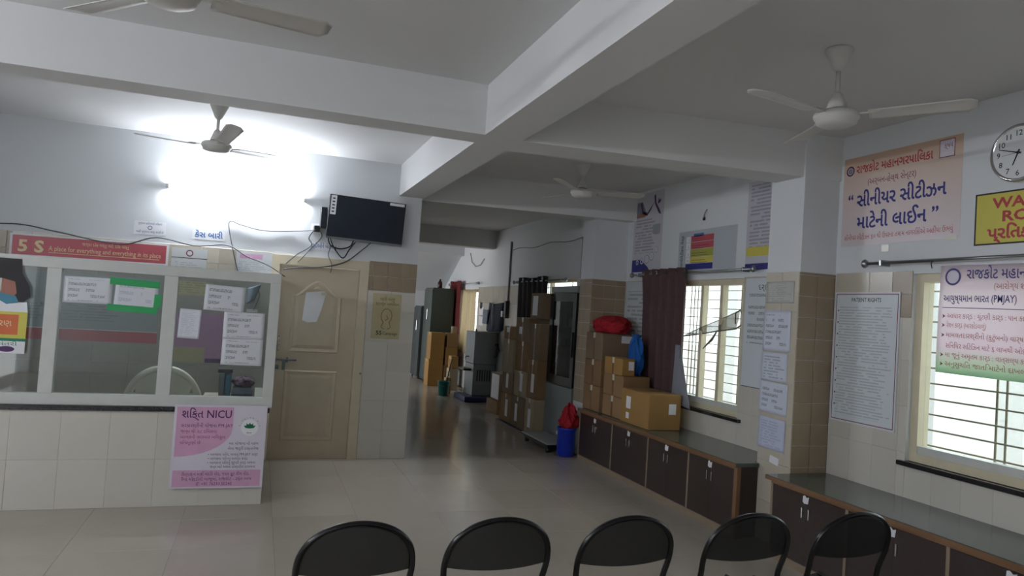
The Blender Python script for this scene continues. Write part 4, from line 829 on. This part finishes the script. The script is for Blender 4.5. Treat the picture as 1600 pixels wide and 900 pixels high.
cable('thin grey cable looping from the socket up and down to the screen', [(.48, yc-.05, 2.285), (.3, yc, 2.26), (0, yc, 2.235), (-.22, yc, 2.27), (-.30, yc, 2.295), (-.33, yc, 2.25), (-.27, yc, 2.0), (-.22, yc-.01, 1.82)], .005)
cable('cable falling from the socket to the top of the door frame, left one', [(.46, yc-.05, 2.28), (.42, yc-.01, 2.2), (.45, yc-.01, 2.13), (.32, yc-.01, 2.03), (.22, yc-.02, 1.93)], .005)
cable('cable falling from the socket to the top of the door frame, right one', [(.52, yc-.05, 2.28), (.54, yc-.02, 2.22), (.45, yc-.01, 2.1), (.33, yc-.02, 1.95)], .005)
cable('black lead looping under the television', [(.60, yc-.08, 2.22), (.63, yc-.05, 2.15), (.72, yc-.04, 2.12), (.82, yc-.05, 2.15), (.85, yc-.08, 2.21)], .007, 'cable_black')
cable('black lead hanging in a point under the television', [(.62, yc-.08, 2.22), (.66, yc-.04, 2.14), (.76, yc-.02, 2.03), (.82, yc-.04, 2.12), (.87, yc-.08, 2.2)], .006, 'cable_black')
cable('black lead running from the television down over the door frame', [(1.03, yc-.08, 2.21), (.95, yc-.04, 2.13), (.80, yc-.02, 2.0), (.6, yc-.02, 1.93), (.35, yc-.02, 1.90), (.2, yc-.03, 1.87)], .006, 'cable_grey')
cable('thin lead dangling before the door top', [(.64, yc-.04, 2.15), (.62, yc-.02, 2.05), (.66, yc-.02, 1.95), (.65, yc-.02, 1.87)], .004)

# ---------------------------------------------------------------- inside the booth
dk = thing('booth_desk', 'wooden desk inside the booth behind the glass', 'desk', (-.34, 6.3, 0))
bb(-.04, .34, -.2, .3, .72, .75, .003).build('top', 'door_wood', dk)
for x, y in ((-.03, -.17), (-.03, .25), (.28, -.17), (.28, .25)): bb(x, x+.04, y, y+.04, 0, .72).build('leg', 'door_wood', dk)
DZ = .751
for k, (x0, x1, z0, z1, m, lb) in enumerate(((-.16, .0, 0, .05, 'book_dark', 'dark ledger lying flat on the booth desk'), (-.15, -.01, .051, .10, 'grey_cloth', 'grey file lying on the dark ledger in the booth'))): tag(bb(x0, x1, 6.12, 6.42, DZ+z0, DZ+z1, .004).build('ledger', m), lb, 'ledger')
bag('cloth_bundle', 'purple cloth bundle on top of the files in the booth', 'purple_cloth', (-.075, 6.25, DZ+.137), (.08, .12, .04), 12, .2)['category'] = 'cloth'
tag(bb(-.255, -.215, 6.15, 6.4, DZ, DZ+.21, .003).build('box_file', 'steel_dull'), 'grey box file standing on the booth desk', 'file'); tag(bb(-.21, -.17, 6.15, 6.4, DZ, DZ+.2, .003).build('box_file', 'book_blue'), 'blue box file standing on the booth desk', 'file')
tag(bb(-.27, -.16, 6.18, 6.3, DZ+.211, DZ+.24, .004).build('stapler', 'black_plastic'), 'black stapler lying on the box files in the booth', 'stapler')
tag(bb(-.45, -.32, YP+.09, YP+.2, .7355, .752).build('paper_stack', 'paper'), 'white paper stack on the counter behind the glass', 'paper'); tag(bb(-.53, -.49, YP+.1, YP+.16, .7355, .762, .003).build('note_pad', 'paper'), 'small white note pad on the counter behind the glass', 'paper')
ch = thing('plastic_chair', 'ivory moulded plastic chair inside the booth', 'chair', (-.70, 6.62, 0), R(180))
def arcp(t, sx=.29, sz=.42, z0=.52): a = math.pi*t; return (sx*math.cos(a), -.02+.05*math.sin(a), z0+sz*math.sin(a)**.8)
MB().tube([arcp(i/20) for i in range(21)], .03, 8).build('back_rim', 'plastic_ivory', ch)
def slat(x0, x1, z1): return [(-1, 0), (1, 0)]
for (xa, xb, xc, xd, z1) in ((-.11, .11, -.20, .20, .885), (-.24, -.19, -.27, -.20, .74), (.19, .24, .20, .27, .74)):
    (MB().prism([(xa, .46), (xb, .46)]+[(.275*math.cos(R(a)), .52+.40*math.sin(R(a))**.8) for a in range(38, 143, 8)], -.012, 0., Matrix(((1, 0, 0, 0), (0, 0, -1, .03), (0, 1, 0, 0), (0, 0, 0, 1)))) if z1 > .8 else MB().add([(xa, 0, .46), (xb, 0, .46), (xd, .03, z1), (xc, .03, z1), (xa, .012, .46), (xb, .012, .46), (xd, .042, z1), (xc, .042, z1)], [(0, 1, 2, 3), (7, 6, 5, 4), (0, 4, 5, 1), (1, 5, 6, 2), (2, 6, 7, 3), (3, 7, 4, 0)])).build('back_slat', 'plastic_ivory', ch)
bb(-.25, .25, -.42, .02, .42, .46, .015).build('seat', 'plastic_ivory', ch)
for x, y in ((-.23, -.38), (.23, -.38), (-.24, .02), (.24, .02)): MB().tube([(x, y, .43), (x*1.08, y*1.08, 0)], [.024, .018], 8).build('leg', 'plastic_ivory', ch)
for sx in (-1, 1): MB().tube([(sx*.29, -.02, .54), (sx*.30, -.2, .64), (sx*.29, -.38, .63), (sx*.25, -.40, .44)], .02, 8).build('armrest', 'plastic_ivory', ch)

# ---------------------------------------------------------------- row of waiting chairs
lb = ['black metal waiting chair in the row, nearest the cabinets', 'black metal waiting chair in the row, second from the cabinets', 'black metal waiting chair in the row, middle one of five', 'black metal waiting chair in the row, fourth from the cabinets', 'black metal waiting chair in the row, furthest from the cabinets']
def waiting_chair():
    c = thing('waiting_chair', 'x', 'chair', (0, 0, 0), 0, 'row of black waiting chairs')
    hw = .215
    def bk(x, z): return (x, -.20-(z-.45)*.32, z)      # reclined back plane, chair faces +y
    def out(t):                                          # arch outline from left foot of back to right
        a = math.pi*t; return bk(-hw*math.cos(a)*(1.0),   .585+.20*math.sin(a)**.75)
    P = [(-hw+.01, .15, .345), (-hw+.005, -.12, .335), (-hw+.0, -.19, .42), bk(-hw+.008, .50)]+[out(i/18) for i in range(19)]+[bk(hw-.008, .50), (hw, -.19, .42), (hw-.005, -.12, .335), (hw-.01, .15, .345)]
    MB().tube(smooth(P, 3), .0125, 10).build('back_frame', 'chair_black', c)
    def pf(u, v):
        x = (-1+2*u)*(hw-.004); top = .595+.188*max(0., 1-(x/hw)**2)**.5; bot = .592-.018*(1-(x/hw)**2)
        p = Vector(bk(x, bot+(top-bot)*v)); p.y -= .02*(1-(x/hw)**2); return p
    MB().grid(pf, 20, 10, .002).build('back_panel', 'chair_mesh', c)
    MB().grid(lambda u, v: ((-1+2*u)*hw, -.16+.33*v,   .325-.02*math.sin(math.pi*u)+.015*v), 12, 10, .006).build('seat', 'seat_black', c)
    for sx in (-1, 1):
        MB().tube([(sx*hw, .13, .34), (sx*(hw+.01), .20, .2), (sx*(hw+.01), .23, .0)], .0125, 8).build('leg', 'chair_black', c); MB().tube([(sx*hw, -.12, .34), (sx*(hw+.01), -.17, .2), (sx*(hw+.01), -.22, .0)], .0125, 8).build('leg', 'chair_black', c)
    MB().tube([(-hw, -.15, .25), (hw, -.15, .25)], .009, 8).build('stretcher', 'chair_black', c)
    return c
spots = [(2.645, 2.86, 0), (2.10, 2.90, 0), (1.515, 2.93, 0), (.965, 2.97, 0), (.41, 2.985, 0)]
wc = waiting_chair()
for i, (x, y, a) in enumerate(spots):
    o = wc if i == 0 else dup(wc); o.location = (x, y, 0); o.rotation_euler = (0, 0, R(a)); o['label'] = lb[i]
